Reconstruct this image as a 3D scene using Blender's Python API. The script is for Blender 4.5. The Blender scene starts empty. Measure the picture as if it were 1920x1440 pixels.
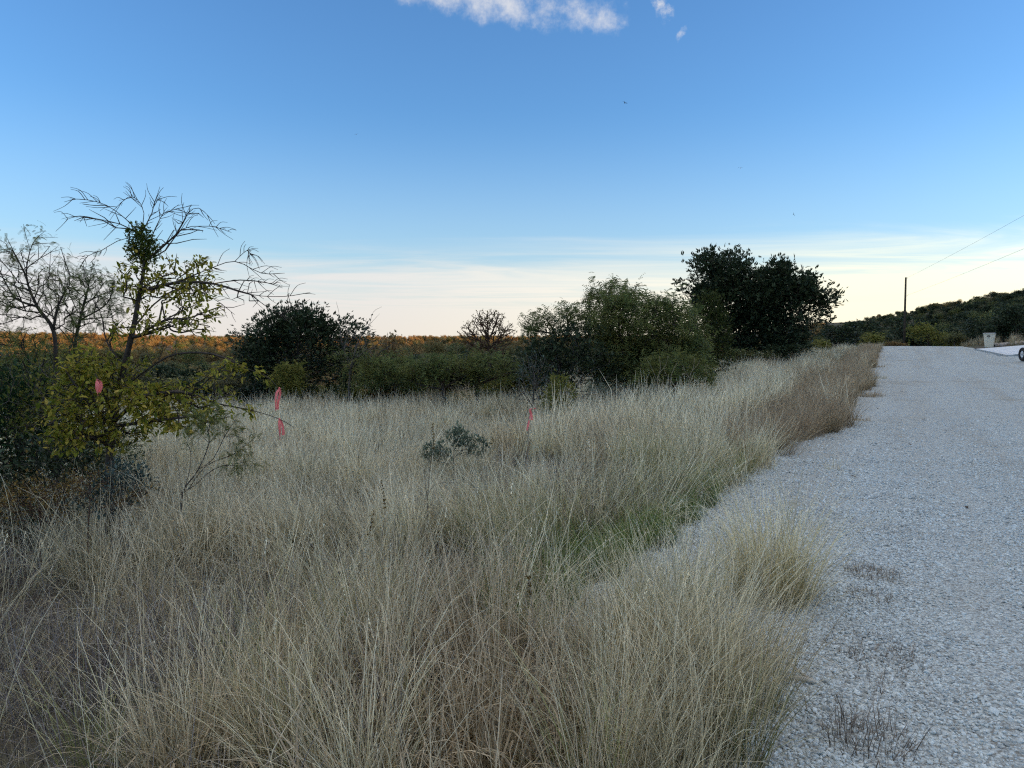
import bpy, bmesh, math, random
import numpy as np
from mathutils import Vector, Matrix

R = math.radians
rng = np.random.default_rng(7)
random.seed(7)
SC = bpy.context.scene
COL = SC.collection

# ------------------------------------------------------------------ camera
F = 1397.0                      # focal length in photo pixels (1920 wide)
CAMH = 1.6
HORIZON = 640.0                 # photo row of the horizon
cd = bpy.data.cameras.new('camera')
cam = bpy.data.objects.new('camera', cd)
COL.objects.link(cam)
cam.location = (0, 0, CAMH)
cd.sensor_width = 36.0
cd.lens = 36.0 * F / 1920.0
cd.clip_start = 0.05
cd.clip_end = 9000
cam.rotation_euler = (R(90) - math.atan((720 - HORIZON) / F), 0, 0)
SC.camera = cam

# ------------------------------------------------------------------ sky, sun, exposure
SUN_AZ, SUN_EL = R(88), R(4.2)        # azimuth clockwise from +Y
SKY_STRENGTH = 0.15
SC.view_settings.view_transform = 'Standard'
SC.view_settings.look = 'None'
EXPOSURE = 1.48
SC.view_settings.exposure = EXPOSURE
SC.view_settings.gamma = 1.0
SC.view_settings.use_curve_mapping = False
S = Vector((math.sin(SUN_AZ) * math.cos(SUN_EL), math.cos(SUN_AZ) * math.cos(SUN_EL), math.sin(SUN_EL)))
sl = bpy.data.lights.new('sun', 'SUN')
sl.energy = 5.0
sl.color = (1.0, 0.53, 0.24)
sl.angle = R(0.6)
sun = bpy.data.objects.new('sun', sl)
COL.objects.link(sun)
sun.rotation_euler = S.to_track_quat('Z', 'Y').to_euler()
sun.location = (200, 100, 60)


class NT:
    """tiny helper to write node trees"""
    def __init__(s, tree):
        s.t = tree
        s.n = tree.nodes
        s.l = tree.links

    def node(s, typ, **kw):
        n = s.n.new(typ)
        for k, v in kw.items():
            setattr(n, k, v)
        return n

    def put(s, sock, v):
        if v is None:
            return
        if isinstance(v, bpy.types.NodeSocket):
            s.l.new(v, sock)
        else:
            if hasattr(sock, 'default_value'):
                if sock.type == 'RGBA' and not isinstance(v, (int, float)) and len(v) == 3:
                    v = (*v, 1)
                sock.default_value = v

    def m(s, op, a, b=None, c=None, clamp=False):
        n = s.node('ShaderNodeMath', operation=op, use_clamp=clamp)
        s.put(n.inputs[0], a)
        s.put(n.inputs[1], b)
        s.put(n.inputs[2], c)
        return n.outputs[0]

    def v(s, op, a, b=None, scale=None):
        n = s.node('ShaderNodeVectorMath', operation=op)
        s.put(n.inputs[0], a)
        s.put(n.inputs[1], b)
        if scale is not None:
            s.put(n.inputs['Scale'], scale)
        return n.outputs['Value'] if op in ('DOT_PRODUCT', 'LENGTH', 'DISTANCE') else n.outputs[0]

    def noise(s, vec, scale, detail=4, rough=0.55, dist=0.0, color=False, w=None):
        n = s.node('ShaderNodeTexNoise')
        s.put(n.inputs['Vector'], vec)
        n.inputs['Scale'].default_value = scale
        n.inputs['Detail'].default_value = detail
        n.inputs['Roughness'].default_value = rough
        n.inputs['Distortion'].default_value = dist
        return n.outputs['Color'] if color else n.outputs[0]

    def ramp(s, f, stops, interp='LINEAR'):
        n = s.node('ShaderNodeValToRGB')
        n.color_ramp.interpolation = interp
        e = n.color_ramp.elements
        while len(e) < len(stops):
            e.new(0.5)
        for k, (p, c) in enumerate(stops):
            e[k].position = p
            e[k].color = (*c, 1) if len(c) == 3 else c
        s.put(n.inputs[0], f)
        return n.outputs[0]

    def map(s, f, a, b, c=0.0, d=1.0, smooth=False):
        n = s.node('ShaderNodeMapRange')
        n.interpolation_type = 'SMOOTHSTEP' if smooth else 'LINEAR'
        for k, x in enumerate((f, a, b, c, d)):
            s.put(n.inputs[k], x)
        return n.outputs[0]

    def mix(s, f, a, b, blend='MIX'):
        n = s.node('ShaderNodeMix', data_type='RGBA', blend_type=blend)
        s.put(n.inputs[0], f)
        s.put(n.inputs[6], a)
        s.put(n.inputs[7], b)
        return n.outputs[2]


def pixdir(px, py):
    """world direction of a photo pixel (1920x1440)"""
    d = Vector(((px - 960) / F, -(py - 720) / F, -1.0))
    return (cam.rotation_euler.to_matrix() @ d).normalized()


world = bpy.data.worlds.new('World')
SC.world = world
world.use_nodes = True
world.cycles.sampling_method = 'MANUAL'
world.cycles.sample_map_resolution = 512
W = NT(world.node_tree)
W.n.clear()
sky = W.node('ShaderNodeTexSky', sky_type='NISHITA')
sky.sun_disc = False
sky.sun_elevation = SUN_EL
sky.sun_rotation = SUN_AZ
sky.altitude = 300
sky.air_density = 1.0
sky.dust_density = 0.6
sky.ozone_density = 1.6
D = W.node('ShaderNodeTexCoord').outputs['Generated']
sx = W.node('ShaderNodeSeparateXYZ')
W.put(sx.inputs[0], D)
dz = W.m('MAXIMUM', sx.outputs[2], 0.025)
px_ = W.m('DIVIDE', sx.outputs[0], dz)
py_ = W.m('DIVIDE', sx.outputs[1], dz)
cx = W.node('ShaderNodeCombineXYZ')
W.put(cx.inputs[0], px_)
W.put(cx.inputs[1], py_)
P = cx.outputs[0]                       # position on a flat cloud layer
# veil of cirrus that begins some way off and reaches the horizon
rad = W.v('LENGTH', P)
mp = W.node('ShaderNodeMapping')
W.put(mp.inputs[0], P)
mp.inputs['Rotation'].default_value = (0, 0, R(-24))
mp.inputs['Scale'].default_value = (0.28, 0.55, 1)
n1 = W.noise(mp.outputs[0], 0.8, 5, 0.6, 1.5)
n2 = W.noise(P, 0.13, 1, 0.5)
edge = W.m('ADD', W.m('MULTIPLY', W.m('SUBTRACT', n2, 0.5), 9.0), W.m('MULTIPLY', W.m('SUBTRACT', n1, 0.5), 5.0))
veil = W.map(W.m('ADD', rad, edge), 7.0, 12.5, 0, 1, True)
thick = W.map(rad, 8, 42, 0.28, 1.0)
far_ = W.map(rad, 17, 32, 0, 1, True)
streak = W.m('ADD', W.m('MULTIPLY', W.map(n1, 0.34, 0.66, 0.66, 1.0, True), W.m('SUBTRACT', 1.0, far_)), W.m('MULTIPLY', far_, 0.9))
cir = W.m('MULTIPLY', W.m('MULTIPLY', veil, streak), W.m('ADD', thick, 0.60), clamp=True)
tosun = W.v('DOT_PRODUCT', D, tuple(S))
ccol = W.ramp(W.map(tosun, -0.6, 1.0, 0, 1), [(0.0, (0.22, 0.22, 0.23)), (0.3, (0.24, 0.236, 0.228)), (0.5, (0.28, 0.272, 0.24)), (0.68, (0.34, 0.325, 0.25)), (0.82, (0.46, 0.42, 0.29)), (1.0, (1.0, 0.82, 0.48))])
# small broken cumulus high up
nz = W.noise(D, 20.0, 7, 0.66)
nz2 = W.noise(D, 62.0, 5, 0.62)


def puff(px, py, rx, ry, tilt, th, nz=nz):
    c = pixdir(px, py)
    e1 = Vector((1, 0, 0)) - c * c.x
    e1.normalize()
    e2 = c.cross(e1)
    if e2.z < 0:
        e2.negate()
    a = (e1 * math.cos(tilt) + e2 * math.sin(tilt)) / rx
    b = (e2 * math.cos(tilt) - e1 * math.sin(tilt)) / ry
    off = W.v('SUBTRACT', D, tuple(c))
    u_ = W.v('DOT_PRODUCT', off, tuple(a))
    w_ = W.v('DOT_PRODUCT', off, tuple(b))
    r2 = W.m('ADD', W.m('MULTIPLY', u_, u_), W.m('MULTIPLY', w_, w_))
    val = W.m('SUBTRACT', W.m('MULTIPLY', W.m('SUBTRACT', nz, th), 4.4), W.m('SUBTRACT', r2, 0.62))
    val = W.m('MULTIPLY', val, W.map(r2, 1.0, 2.2, 1, 0, True))
    return W.map(val, 0.0, 2.2, 0, 0.85, True)
pf = W.m('MAXIMUM', puff(1110, 26, 0.052, 0.028, R(-6), 0.42), puff(925, 4, 0.120, 0.024, R(-7), 0.36))
pf = W.m('MAXIMUM', pf, puff(1246, 22, 0.024, 0.012, R(-50), 0.47, nz2))
# broken cloud added overhead, above the frame, to brighten the ground
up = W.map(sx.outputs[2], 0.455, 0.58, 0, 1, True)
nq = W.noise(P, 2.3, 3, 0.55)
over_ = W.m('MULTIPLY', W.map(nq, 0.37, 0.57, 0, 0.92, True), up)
pf = W.m('MAXIMUM', pf, puff(1279, 62, 0.010, 0.006, R(60), 0.48, nz2))
skyc = W.mix(1.0, sky.outputs[0], (SKY_STRENGTH * 0.45, SKY_STRENGTH * 0.72, SKY_STRENGTH * 1.13), 'MULTIPLY')   # the camera's cool white balance
GAIN = 1.0 / 2 ** 1.34                 # about display white
ccol = W.mix(W.map(sx.outputs[2], 0.0, 0.075, 0.75, 0), ccol, W.mix(1.0, ccol, (1.03, 0.95, 0.85), 'MULTIPLY'))
ccol2 = W.mix(1.0, ccol, (3.2 * GAIN,) * 3, 'MULTIPLY')
# thin even haze low over the horizon, all round
hz = W.map(sx.outputs[2], 0.0, 0.30, 0.50, 0.0, True)
skyc = W.mix(hz, skyc, (0.60 * GAIN, 0.72 * GAIN, 0.86 * GAIN))
c1 = W.mix(cir, skyc, ccol2)
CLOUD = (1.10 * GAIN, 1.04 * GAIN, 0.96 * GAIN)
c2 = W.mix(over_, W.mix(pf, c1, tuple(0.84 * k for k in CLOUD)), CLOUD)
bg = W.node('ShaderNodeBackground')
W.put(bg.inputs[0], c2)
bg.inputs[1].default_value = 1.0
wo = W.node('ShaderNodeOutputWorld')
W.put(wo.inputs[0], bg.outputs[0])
SC.cycles.max_bounces = 3
SC.cycles.diffuse_bounces = 2
SC.cycles.glossy_bounces = 1
SC.cycles.transmission_bounces = 2
SC.cycles.transparent_max_bounces = 8
SC.cycles.use_denoising = False
SC.cycles.filter_width = 1.2
SC.cycles.use_adaptive_sampling = True
SC.cycles.adaptive_threshold = 0.02
SC.cycles.sample_clamp_indirect = 8

# ------------------------------------------------------------------ helpers
def link(o, parent=None):
    COL.objects.link(o)
    if parent is not None:
        o.parent = parent
    return o


def tag(o, label=None, cat=None, group=None, kind=None):
    if label:
        o['label'] = label
    if cat:
        o['category'] = cat
    if group:
        o['group'] = group
    if kind:
        o['kind'] = kind
    return o


def empty(name, loc=(0, 0, 0), rz=0.0):
    e = bpy.data.objects.new(name, None)
    e.location = loc
    e.rotation_euler = (0, 0, rz)
    e.empty_display_size = 0.2
    return link(e)


def mesh_np(name, verts, faces, mat=None, smooth=False, col=None):
    """verts (n,3); faces: list of (m,k) integer arrays; col (n,4) point colour"""
    me = bpy.data.meshes.new(name)
    faces = [np.asarray(f, dtype=np.int32) for f in (faces if isinstance(faces, (list, tuple)) else [faces]) if len(f)]
    verts = np.asarray(verts, dtype=np.float32)
    me.vertices.add(len(verts))
    me.vertices.foreach_set('co', verts.ravel())
    nl = sum(f.size for f in faces)
    npol = sum(len(f) for f in faces)
    me.loops.add(nl)
    me.polygons.add(npol)
    me.loops.foreach_set('vertex_index', np.concatenate([f.ravel() for f in faces]))
    tot = np.concatenate([np.full(len(f), f.shape[1], dtype=np.int32) for f in faces])
    start = np.concatenate([[0], np.cumsum(tot)[:-1]]).astype(np.int32)
    me.polygons.foreach_set('loop_start', start)
    me.polygons.foreach_set('loop_total', tot)
    if smooth:
        me.polygons.foreach_set('use_smooth', np.ones(npol, dtype=bool))
    if col is not None:
        a = me.attributes.new('tint', 'FLOAT_COLOR', 'POINT')
        a.data.foreach_set('color', np.asarray(col, dtype=np.float32).ravel())
    me.update(calc_edges=True)
    me.validate()
    if mat:
        me.materials.append(mat)
    return me


def obj(name, me, parent=None, loc=None):
    o = bpy.data.objects.new(name, me)
    if loc is not None:
        o.location = loc
    return link(o, parent)


def bm_obj(name, bm, mat, parent=None, smooth=False, loc=None):
    bmesh.ops.recalc_face_normals(bm, faces=bm.faces)
    me = bpy.data.meshes.new(name)
    bm.to_mesh(me)
    bm.free()
    if smooth:
        for p in me.polygons:
            p.use_smooth = True
    me.materials.append(mat)
    return obj(name, me, parent, loc)


def tube_np(pts, rad, sides=5, caps=True):
    """swept tube through pts (n,3) with radii (n,) -> verts, quads, tris"""
    pts = np.asarray(pts, float)
    n = len(pts)
    rad = np.broadcast_to(np.asarray(rad, float), (n,))
    t = np.gradient(pts, axis=0)
    t /= np.linalg.norm(t, axis=1)[:, None] + 1e-9
    ref = np.array([0.31, 0.12, 0.94]) if abs(t[0, 2]) < 0.8 else np.array([0.9, 0.3, 0.1])
    a = np.cross(t, ref)
    a /= np.linalg.norm(a, axis=1)[:, None] + 1e-9
    b = np.cross(t, a)
    th = np.linspace(0, 2 * np.pi, sides, endpoint=False)
    V = pts[:, None, :] + rad[:, None, None] * (np.cos(th)[None, :, None] * a[:, None, :] + np.sin(th)[None, :, None] * b[:, None, :])
    V = V.reshape(-1, 3)
    i = np.arange(n - 1)[:, None] * sides
    j = np.arange(sides)[None, :]
    jn = (j + 1) % sides
    Q = np.stack([i + j, i + jn, i + sides + jn, i + sides + j], -1).reshape(-1, 4)
    T = np.zeros((0, 3), int)
    if caps:
        V = np.vstack([V, pts[0], pts[-1]])
        c0, c1 = n * sides, n * sides + 1
        jj = np.arange(sides)
        T = np.vstack([np.stack([np.full(sides, c0), (jj + 1) % sides, jj], -1),
                       np.stack([np.full(sides, c1), (n - 1) * sides + jj, (n - 1) * sides + (jj + 1) % sides], -1)])
    return V, Q, T


class Acc:
    """accumulates pieces into one mesh"""
    def __init__(s):
        s.v, s.q, s.t, s.n = [], [], [], 0

    def add(s, V, Q=None, T=None):
        if Q is not None and len(Q):
            s.q.append(np.asarray(Q) + s.n)
        if T is not None and len(T):
            s.t.append(np.asarray(T) + s.n)
        s.v.append(np.asarray(V, float))
        s.n += len(V)
        return s

    def tube(s, pts, rad, sides=5):
        return s.add(*tube_np(pts, rad, sides))

    def box(s, x0, x1, y0, y1, z0, z1):
        V = [(x0, y0, z0), (x1, y0, z0), (x1, y1, z0), (x0, y1, z0), (x0, y0, z1), (x1, y0, z1), (x1, y1, z1), (x0, y1, z1)]
        Q = [(3, 2, 1, 0), (4, 5, 6, 7), (0, 1, 5, 4), (1, 2, 6, 5), (2, 3, 7, 6), (3, 0, 4, 7)]
        return s.add(V, Q)

    def mesh(s, name, mat, smooth=False, col=None):
        fs = []
        if s.q:
            fs.append(np.vstack(s.q))
        if s.t:
            fs.append(np.vstack(s.t))
        return mesh_np(name, np.vstack(s.v), fs, mat, smooth, col)


def bez(pts, n=12):
    """smooth curve through control points (Catmull-Rom)"""
    p = np.asarray(pts, float)
    if len(p) == 2:
        return p[0] + (p[1] - p[0]) * np.linspace(0, 1, n)[:, None]
    q = np.vstack([2 * p[0] - p[1], p, 2 * p[-1] - p[-2]])
    out = []
    m = max(2, n // (len(p) - 1))
    for k in range(len(p) - 1):
        t = np.linspace(0, 1, m, endpoint=False)[:, None]
        a, b, c, d = q[k:k + 4]
        out.append(0.5 * (2 * b + (c - a) * t + (2 * a - 5 * b + 4 * c - d) * t ** 2 + (3 * b - a - 3 * c + d) * t ** 3))
    return np.vstack(out + [p[-1:]])


# ------------------------------------------------------------------ materials
def base_mat(name):
    m = bpy.data.materials.new(name)
    m.use_nodes = True
    t = NT(m.node_tree)
    b = m.node_tree.nodes['Principled BSDF']
    return m, t, b


def mat_plain(name, col, rough=0.6, metal=0.0, var=0.0, scale=8.0, bump=0.0, spec=0.3):
    m, t, b = base_mat(name)
    b.inputs['Roughness'].default_value = rough
    b.inputs['Metallic'].default_value = metal
    b.inputs['Specular IOR Level'].default_value = spec
    if var or bump:
        co = t.node('ShaderNodeTexCoord').outputs['Object']
        n = t.noise(co, scale, 5, 0.6)
        lo = tuple(c * (1 - var) for c in col)
        hi = tuple(min(1, c * (1 + var)) for c in col)
        t.put(b.inputs['Base Color'], t.mix(t.map(n, 0.3, 0.7), lo, hi))
        if bump:
            bn = t.node('ShaderNodeBump')
            bn.inputs['Strength'].default_value = bump
            bn.inputs['Distance'].default_value = 0.02
            t.put(bn.inputs['Height'], n)
            t.put(b.inputs['Normal'], bn.outputs[0])
    else:
        b.inputs['Base Color'].default_value = (*col, 1)
    return m


def leafy(name, stops, trans=0.35, rough=0.6, patch=None, patch_scale=0.6, inst=False, vary=0.25, spec=0.15):
    """foliage: colour from the per-leaf tint, some light passes through"""
    m = bpy.data.materials.new(name)
    m.use_nodes = True
    t = NT(m.node_tree)
    t.n.clear()
    at = t.node('ShaderNodeAttribute')
    at.attribute_name = 'tint'
    sep = t.node('ShaderNodeSeparateColor')
    t.put(sep.inputs[0], at.outputs['Color'])
    c = t.ramp(sep.outputs[0], stops)
    oi = t.node('ShaderNodeObjectInfo')
    pos = t.node('ShaderNodeNewGeometry').outputs['Position']
    if patch:
        n = t.noise(pos, patch_scale, 3, 0.55)
        c = t.mix(t.map(n, 0.42, 0.62, 0, 1, True), c, t.mix(0.75, c, patch))
    k = t.m('ADD', 1 - vary, t.m('MULTIPLY', sep.outputs[1], 2 * vary))
    if inst:
        k = t.m('MULTIPLY', k, t.m('ADD', 0.8, t.m('MULTIPLY', oi.outputs['Random'], 0.4)))
    cc = t.node('ShaderNodeCombineColor')
    for q in range(3):
        t.put(cc.inputs[q], k)
    c = t.mix(1.0, c, cc.outputs[0], 'MULTIPLY')
    b = t.node('ShaderNodeBsdfPrincipled')
    t.put(b.inputs['Base Color'], c)
    b.inputs['Roughness'].default_value = rough
    b.inputs['Specular IOR Level'].default_value = spec
    tr = t.node('ShaderNodeBsdfTranslucent')
    t.put(tr.inputs[0], c)
    mx = t.node('ShaderNodeMixShader')
    mx.inputs[0].default_value = trans
    t.put(mx.inputs[1], b.outputs[0])
    t.put(mx.inputs[2], tr.outputs[0])
    o = t.node('ShaderNodeOutputMaterial')
    t.put(o.inputs[0], mx.outputs[0])
    return m


def mat_bark(name, a, b_, scale=20):
    m, t, b = base_mat(name)
    co = t.node('ShaderNodeNewGeometry').outputs['Position']
    mp_ = t.node('ShaderNodeMapping')
    t.put(mp_.inputs[0], co)
    mp_.inputs['Scale'].default_value = (1, 1, 0.3)
    n = t.noise(mp_.outputs[0], scale, 6, 0.65)
    t.put(b.inputs['Base Color'], t.mix(t.map(n, 0.3, 0.7), a, b_))
    b.inputs['Roughness'].default_value = 0.9
    b.inputs['Specular IOR Level'].default_value = 0.1
    bn = t.node('ShaderNodeBump')
    bn.inputs['Strength'].default_value = 0.6
    bn.inputs['Distance'].default_value = 0.01
    t.put(bn.inputs['Height'], n)
    t.put(b.inputs['Normal'], bn.outputs[0])
    return m


# ------------------------------------------------------------------ terrain shape
TH = math.atan(0.515)
ct, st = math.cos(TH), math.sin(TH)


def uv_of(x, y):
    return x * st + y * ct, x * ct - y * st


def xy_of(u, v):
    return u * st + v * ct, u * ct - v * st


def sstep(x):
    x = np.clip(x, 0, 1)
    return x * x * (3 - 2 * x)


_ut = np.arange(-600, 3000, 1.0)
_zt = np.interp(_ut, [-600, -60, 0, 21, 38, 50, 60, 74, 84, 105, 150, 300, 3000], [-2, -0.2, 0, 0.0, 0.42, 0.76, 1.0, 1.16, 1.08, 0.3, -1.6, -4.5, -4.5])
_k = np.hanning(17)
_k /= _k.sum()
_zt = np.convolve(np.pad(_zt, 8, 'edge'), _k, 'valid')
_wd = [0, 0.6, 1.5, 3, 6, 10, 20, 40, 80, 150, 230, 320, 5000]
_dd = [0, 0.04, 0.12, 0.28, 0.50, 0.68, 1.0, 1.6, 2.8, 4.5, 5.5, 5.2, 5.2]
EDGE = -1.6


def H(x, y):
    x = np.asarray(x, float)
    y = np.asarray(y, float)
    u, v = uv_of(x, y)
    w = np.maximum(EDGE - v, 0)
    r = np.hypot(x, y)
    z = np.interp(u, _ut, _zt) * np.exp(-w / 60.0)
    z = z - np.interp(w, _wd, _dd)
    wr = np.maximum(v - 5.0, 0)
    z = z + 0.11 * np.minimum(wr, 14)                       # bank on the right of the road
    base = 40 + 0.25 * (y - 55)
    s_ = x - np.maximum(base, 24 + 0.02 * y)
    z = z + 22.0 * sstep(s_ / 112.0) * (1 + 0.04 * np.sin(y / 17.0 + x / 29.0))
    az = np.arctan2(x, np.maximum(y, 1e-3))
    left = sstep((w - 20) / 120)
    z = z + left * (7.0 + 0.8 * np.sin(az * 9 + 1.0) - 1.6 * (az + 0.4)) * sstep((r - 250) / 270)
    f = sstep((w - 0.2) / 2.5)
    z = z + f * (0.05 * np.sin(x * 1.3 + 0.7 * y) + 0.04 * np.sin(y * 1.9 - 0.6 * x + 1) + 0.03 * np.sin(3.1 * x - 1.7 * y))
    return z


def P3(px, py, Z):
    """world point on the ray of a photo pixel at depth y = Z"""
    d = pixdir(px, py)
    k = Z / d.y
    return np.array([d.x * k, Z, CAMH + d.z * k])


def ground(px, Z):
    x = (px - 960) / F * Z * 0.9983
    return np.array([x, Z, float(H(x, Z))])

# ------------------------------------------------------------------ ground sheet
def ground_material():
    m, t, b = base_mat('ground_soil')
    pos = t.node('ShaderNodeNewGeometry').outputs['Position']
    n = t.noise(pos, 0.35, 4, 0.6)
    n2 = t.noise(pos, 5.0, 6, 0.65)
    n3 = t.noise(pos, 60.0, 3, 0.6)
    c = t.mix(t.map(n2, 0.3, 0.7), (0.075, 0.06, 0.045), (0.20, 0.165, 0.115))
    c = t.mix(t.map(n, 0.42, 0.60, 0, 0.8, True), c, (0.10, 0.105, 0.05))
    c = t.mix(t.map(n3, 0.35, 0.7), t.mix(1.0, c, (0.65, 0.65, 0.65), 'MULTIPLY'), c)
    t.put(b.inputs['Base Color'], c)
    b.inputs['Roughness'].default_value = 0.95
    b.inputs['Specular IOR Level'].default_value = 0.1
    bn = t.node('ShaderNodeBump')
    bn.inputs['Strength'].default_value = 0.8
    bn.inputs['Distance'].default_value = 0.03
    t.put(bn.inputs['Height'], n2)
    t.put(b.inputs['Normal'], bn.outputs[0])
    return m


ang = np.concatenate([np.radians(np.linspace(-52, 52, 210)), np.radians(np.linspace(55, 305, 90))])
rr = np.concatenate([[0.0], np.geomspace(0.5, 5500, 185)])
A_, R_ = np.meshgrid(ang, rr[1:])
gx, gy = R_ * np.sin(A_), R_ * np.cos(A_)
gu, gv = uv_of(gx, gy)
under = sstep((gv + 2.2) / 0.5) * sstep((6.9 - gv) / 0.4) * (gu > -25) * (gu < 118)
gz = H(gx, gy) - 0.07 * under
GV = np.vstack([np.stack([gx, gy, gz], -1).reshape(-1, 3), [[0, 0, float(H(0, 0)) - 0.07]]])
na, nr = len(ang), len(rr) - 1
i = np.arange(nr - 1)[:, None] * na
j = np.arange(na)[None, :]
jn = (j + 1) % na
GQ = np.stack([i + j, i + na + j, i + na + jn, i + jn], -1).reshape(-1, 4)
GT = np.stack([np.full(na, nr * na), np.arange(na), (np.arange(na) + 1) % na], -1)
g = obj('ground', mesh_np('ground', GV, [GQ, GT], ground_material(), True))
tag(g, 'dark soil of the meadow, valley and hillside under grass and brush', 'ground', kind='structure')

# ------------------------------------------------------------------ gravel road
def gravel_material():
    m, t, b = base_mat('gravel')
    pos = t.node('ShaderNodeNewGeometry').outputs['Position']
    wv = t.v('ADD', pos, t.v('SCALE', t.noise(pos, 30, 2, 0.5, color=True), scale=0.012))
    def vor(scale, feat='F1'):
        q = t.node('ShaderNodeTexVoronoi', feature=feat)
        t.put(q.inputs['Vector'], wv)
        q.inputs['Scale'].default_value = scale
        return q
    v1 = vor(64)
    v2 = vor(27)
    sp = t.node('ShaderNodeSeparateColor')
    t.put(sp.inputs[0], v1.outputs['Color'])
    sp2 = t.node('ShaderNodeSeparateColor')
    t.put(sp2.inputs[0], v2.outputs['Color'])
    c = t.ramp(sp.outputs[0], [(0.0, (0.36, 0.40, 0.40)), (0.3, (0.50, 0.555, 0.55)), (0.7, (0.64, 0.70, 0.695)), (1.0, (0.77, 0.84, 0.83))])
    c = t.mix(t.map(sp2.outputs[0], 0, 1, 0.0, 0.35), c, (0.42, 0.40, 0.37))
    gap = t.map(v1.outputs['Distance'], 0.45, 0.85, 0, 0.75, True)
    c = t.mix(gap, c, (0.20, 0.18, 0.15))
    # dust, dirt and worn tracks along the road
    rot = t.node('ShaderNodeMapping')
    t.put(rot.inputs[0], pos)
    rot.inputs['Rotation'].default_value = (0, 0, TH)
    st_ = t.node('ShaderNodeMapping')
    t.put(st_.inputs[0], rot.outputs[0])
    st_.inputs['Scale'].default_value = (1.0, 0.06, 1)
    tr = t.noise(st_.outputs[0], 0.9, 5, 0.6)
    c = t.mix(t.map(tr, 0.42, 0.68, 0, 0.55, True), c, (0.40, 0.385, 0.34))
    big = t.noise(pos, 0.5, 5, 0.65)
    c = t.mix(t.map(big, 0.52, 0.74, 0, 0.6, True), c, (0.34, 0.31, 0.25))
    c = t.mix(1.0, c, (0.93, 0.94, 0.93), 'MULTIPLY')
    t.put(b.inputs['Base Color'], c)
    b.inputs['Roughness'].default_value = 0.9
    b.inputs['Specular IOR Level'].default_value = 0.2
    bn = t.node('ShaderNodeBump')
    bn.inputs['Strength'].default_value = 1.0
    bn.inputs['Distance'].default_value = 0.007
    t.put(bn.inputs['Height'], t.m('ADD', t.m('MULTIPLY', t.m('SUBTRACT', 1.0, v1.outputs['Distance']), 0.8), t.m('MULTIPLY', sp.outputs[1], 0.5)))
    t.put(b.inputs['Normal'], bn.outputs[0])
    return m


def road_left(u):
    return EDGE + 0.10 * np.sin(u * 0.9) + 0.07 * np.sin(u * 2.3 + 1) + 0.12 * np.sin(u * 0.31 + 2) - 0.25


us = np.concatenate([np.arange(-22, 0, 0.5), np.arange(0, 20, 0.2), np.arange(20, 60, 0.5), np.arange(60, 112, 1.0)])
nv = 40
fr = np.linspace(0, 1, nv)
U, Fq = np.meshgrid(us, fr, indexing='ij')
L_ = road_left(U)
RR = np.interp(U, [-22, 42, 47.5, 50, 61, 66, 110], [6.6, 6.5, 6.2, 5.35, 4.95, 5.3, 5.2]) + 0.06 * np.sin(U * 0.5) + 0.05 * np.sin(U * 1.7)
V_ = L_ + (RR - L_) * Fq
rx_, ry_ = xy_of(U, V_)
crown = 0.05 * np.clip(1 - ((V_ - 1.8) / 3.6) ** 2, 0, 1)
rz_ = H(rx_, ry_) + 0.0 + crown * 0.6 + 0.006 * np.sin(U * 3.1 + V_ * 5) + 0.004 * np.sin(U * 7.7 - V_ * 3)
rz_ = rz_ - 0.09 * ((Fq < 1e-6) | (Fq > 1 - 1e-6))
ni = len(us)
i = np.arange(ni - 1)[:, None] * nv
j = np.arange(nv - 1)[None, :]
RQ = np.stack([i + j, i + j + 1, i + nv + j + 1, i + nv + j], -1).reshape(-1, 4)[:, ::-1]
M_GRAVEL = gravel_material()
road = obj('gravel_road', mesh_np('gravel_road', np.stack([rx_, ry_, rz_], -1).reshape(-1, 3), [RQ], M_GRAVEL, True))
tag(road, 'pale crushed limestone road climbing to a low crest on the right', 'road', kind='structure')


def road_z(x, y):
    u, v = uv_of(x, y)
    return H(x, y) + 0.03 * np.clip(1 - ((v - 1.8) / 3.6) ** 2, 0, 1) + 0.006 * np.sin(u * 3.1 + v * 5) + 0.004 * np.sin(u * 7.7 - v * 3)


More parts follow.
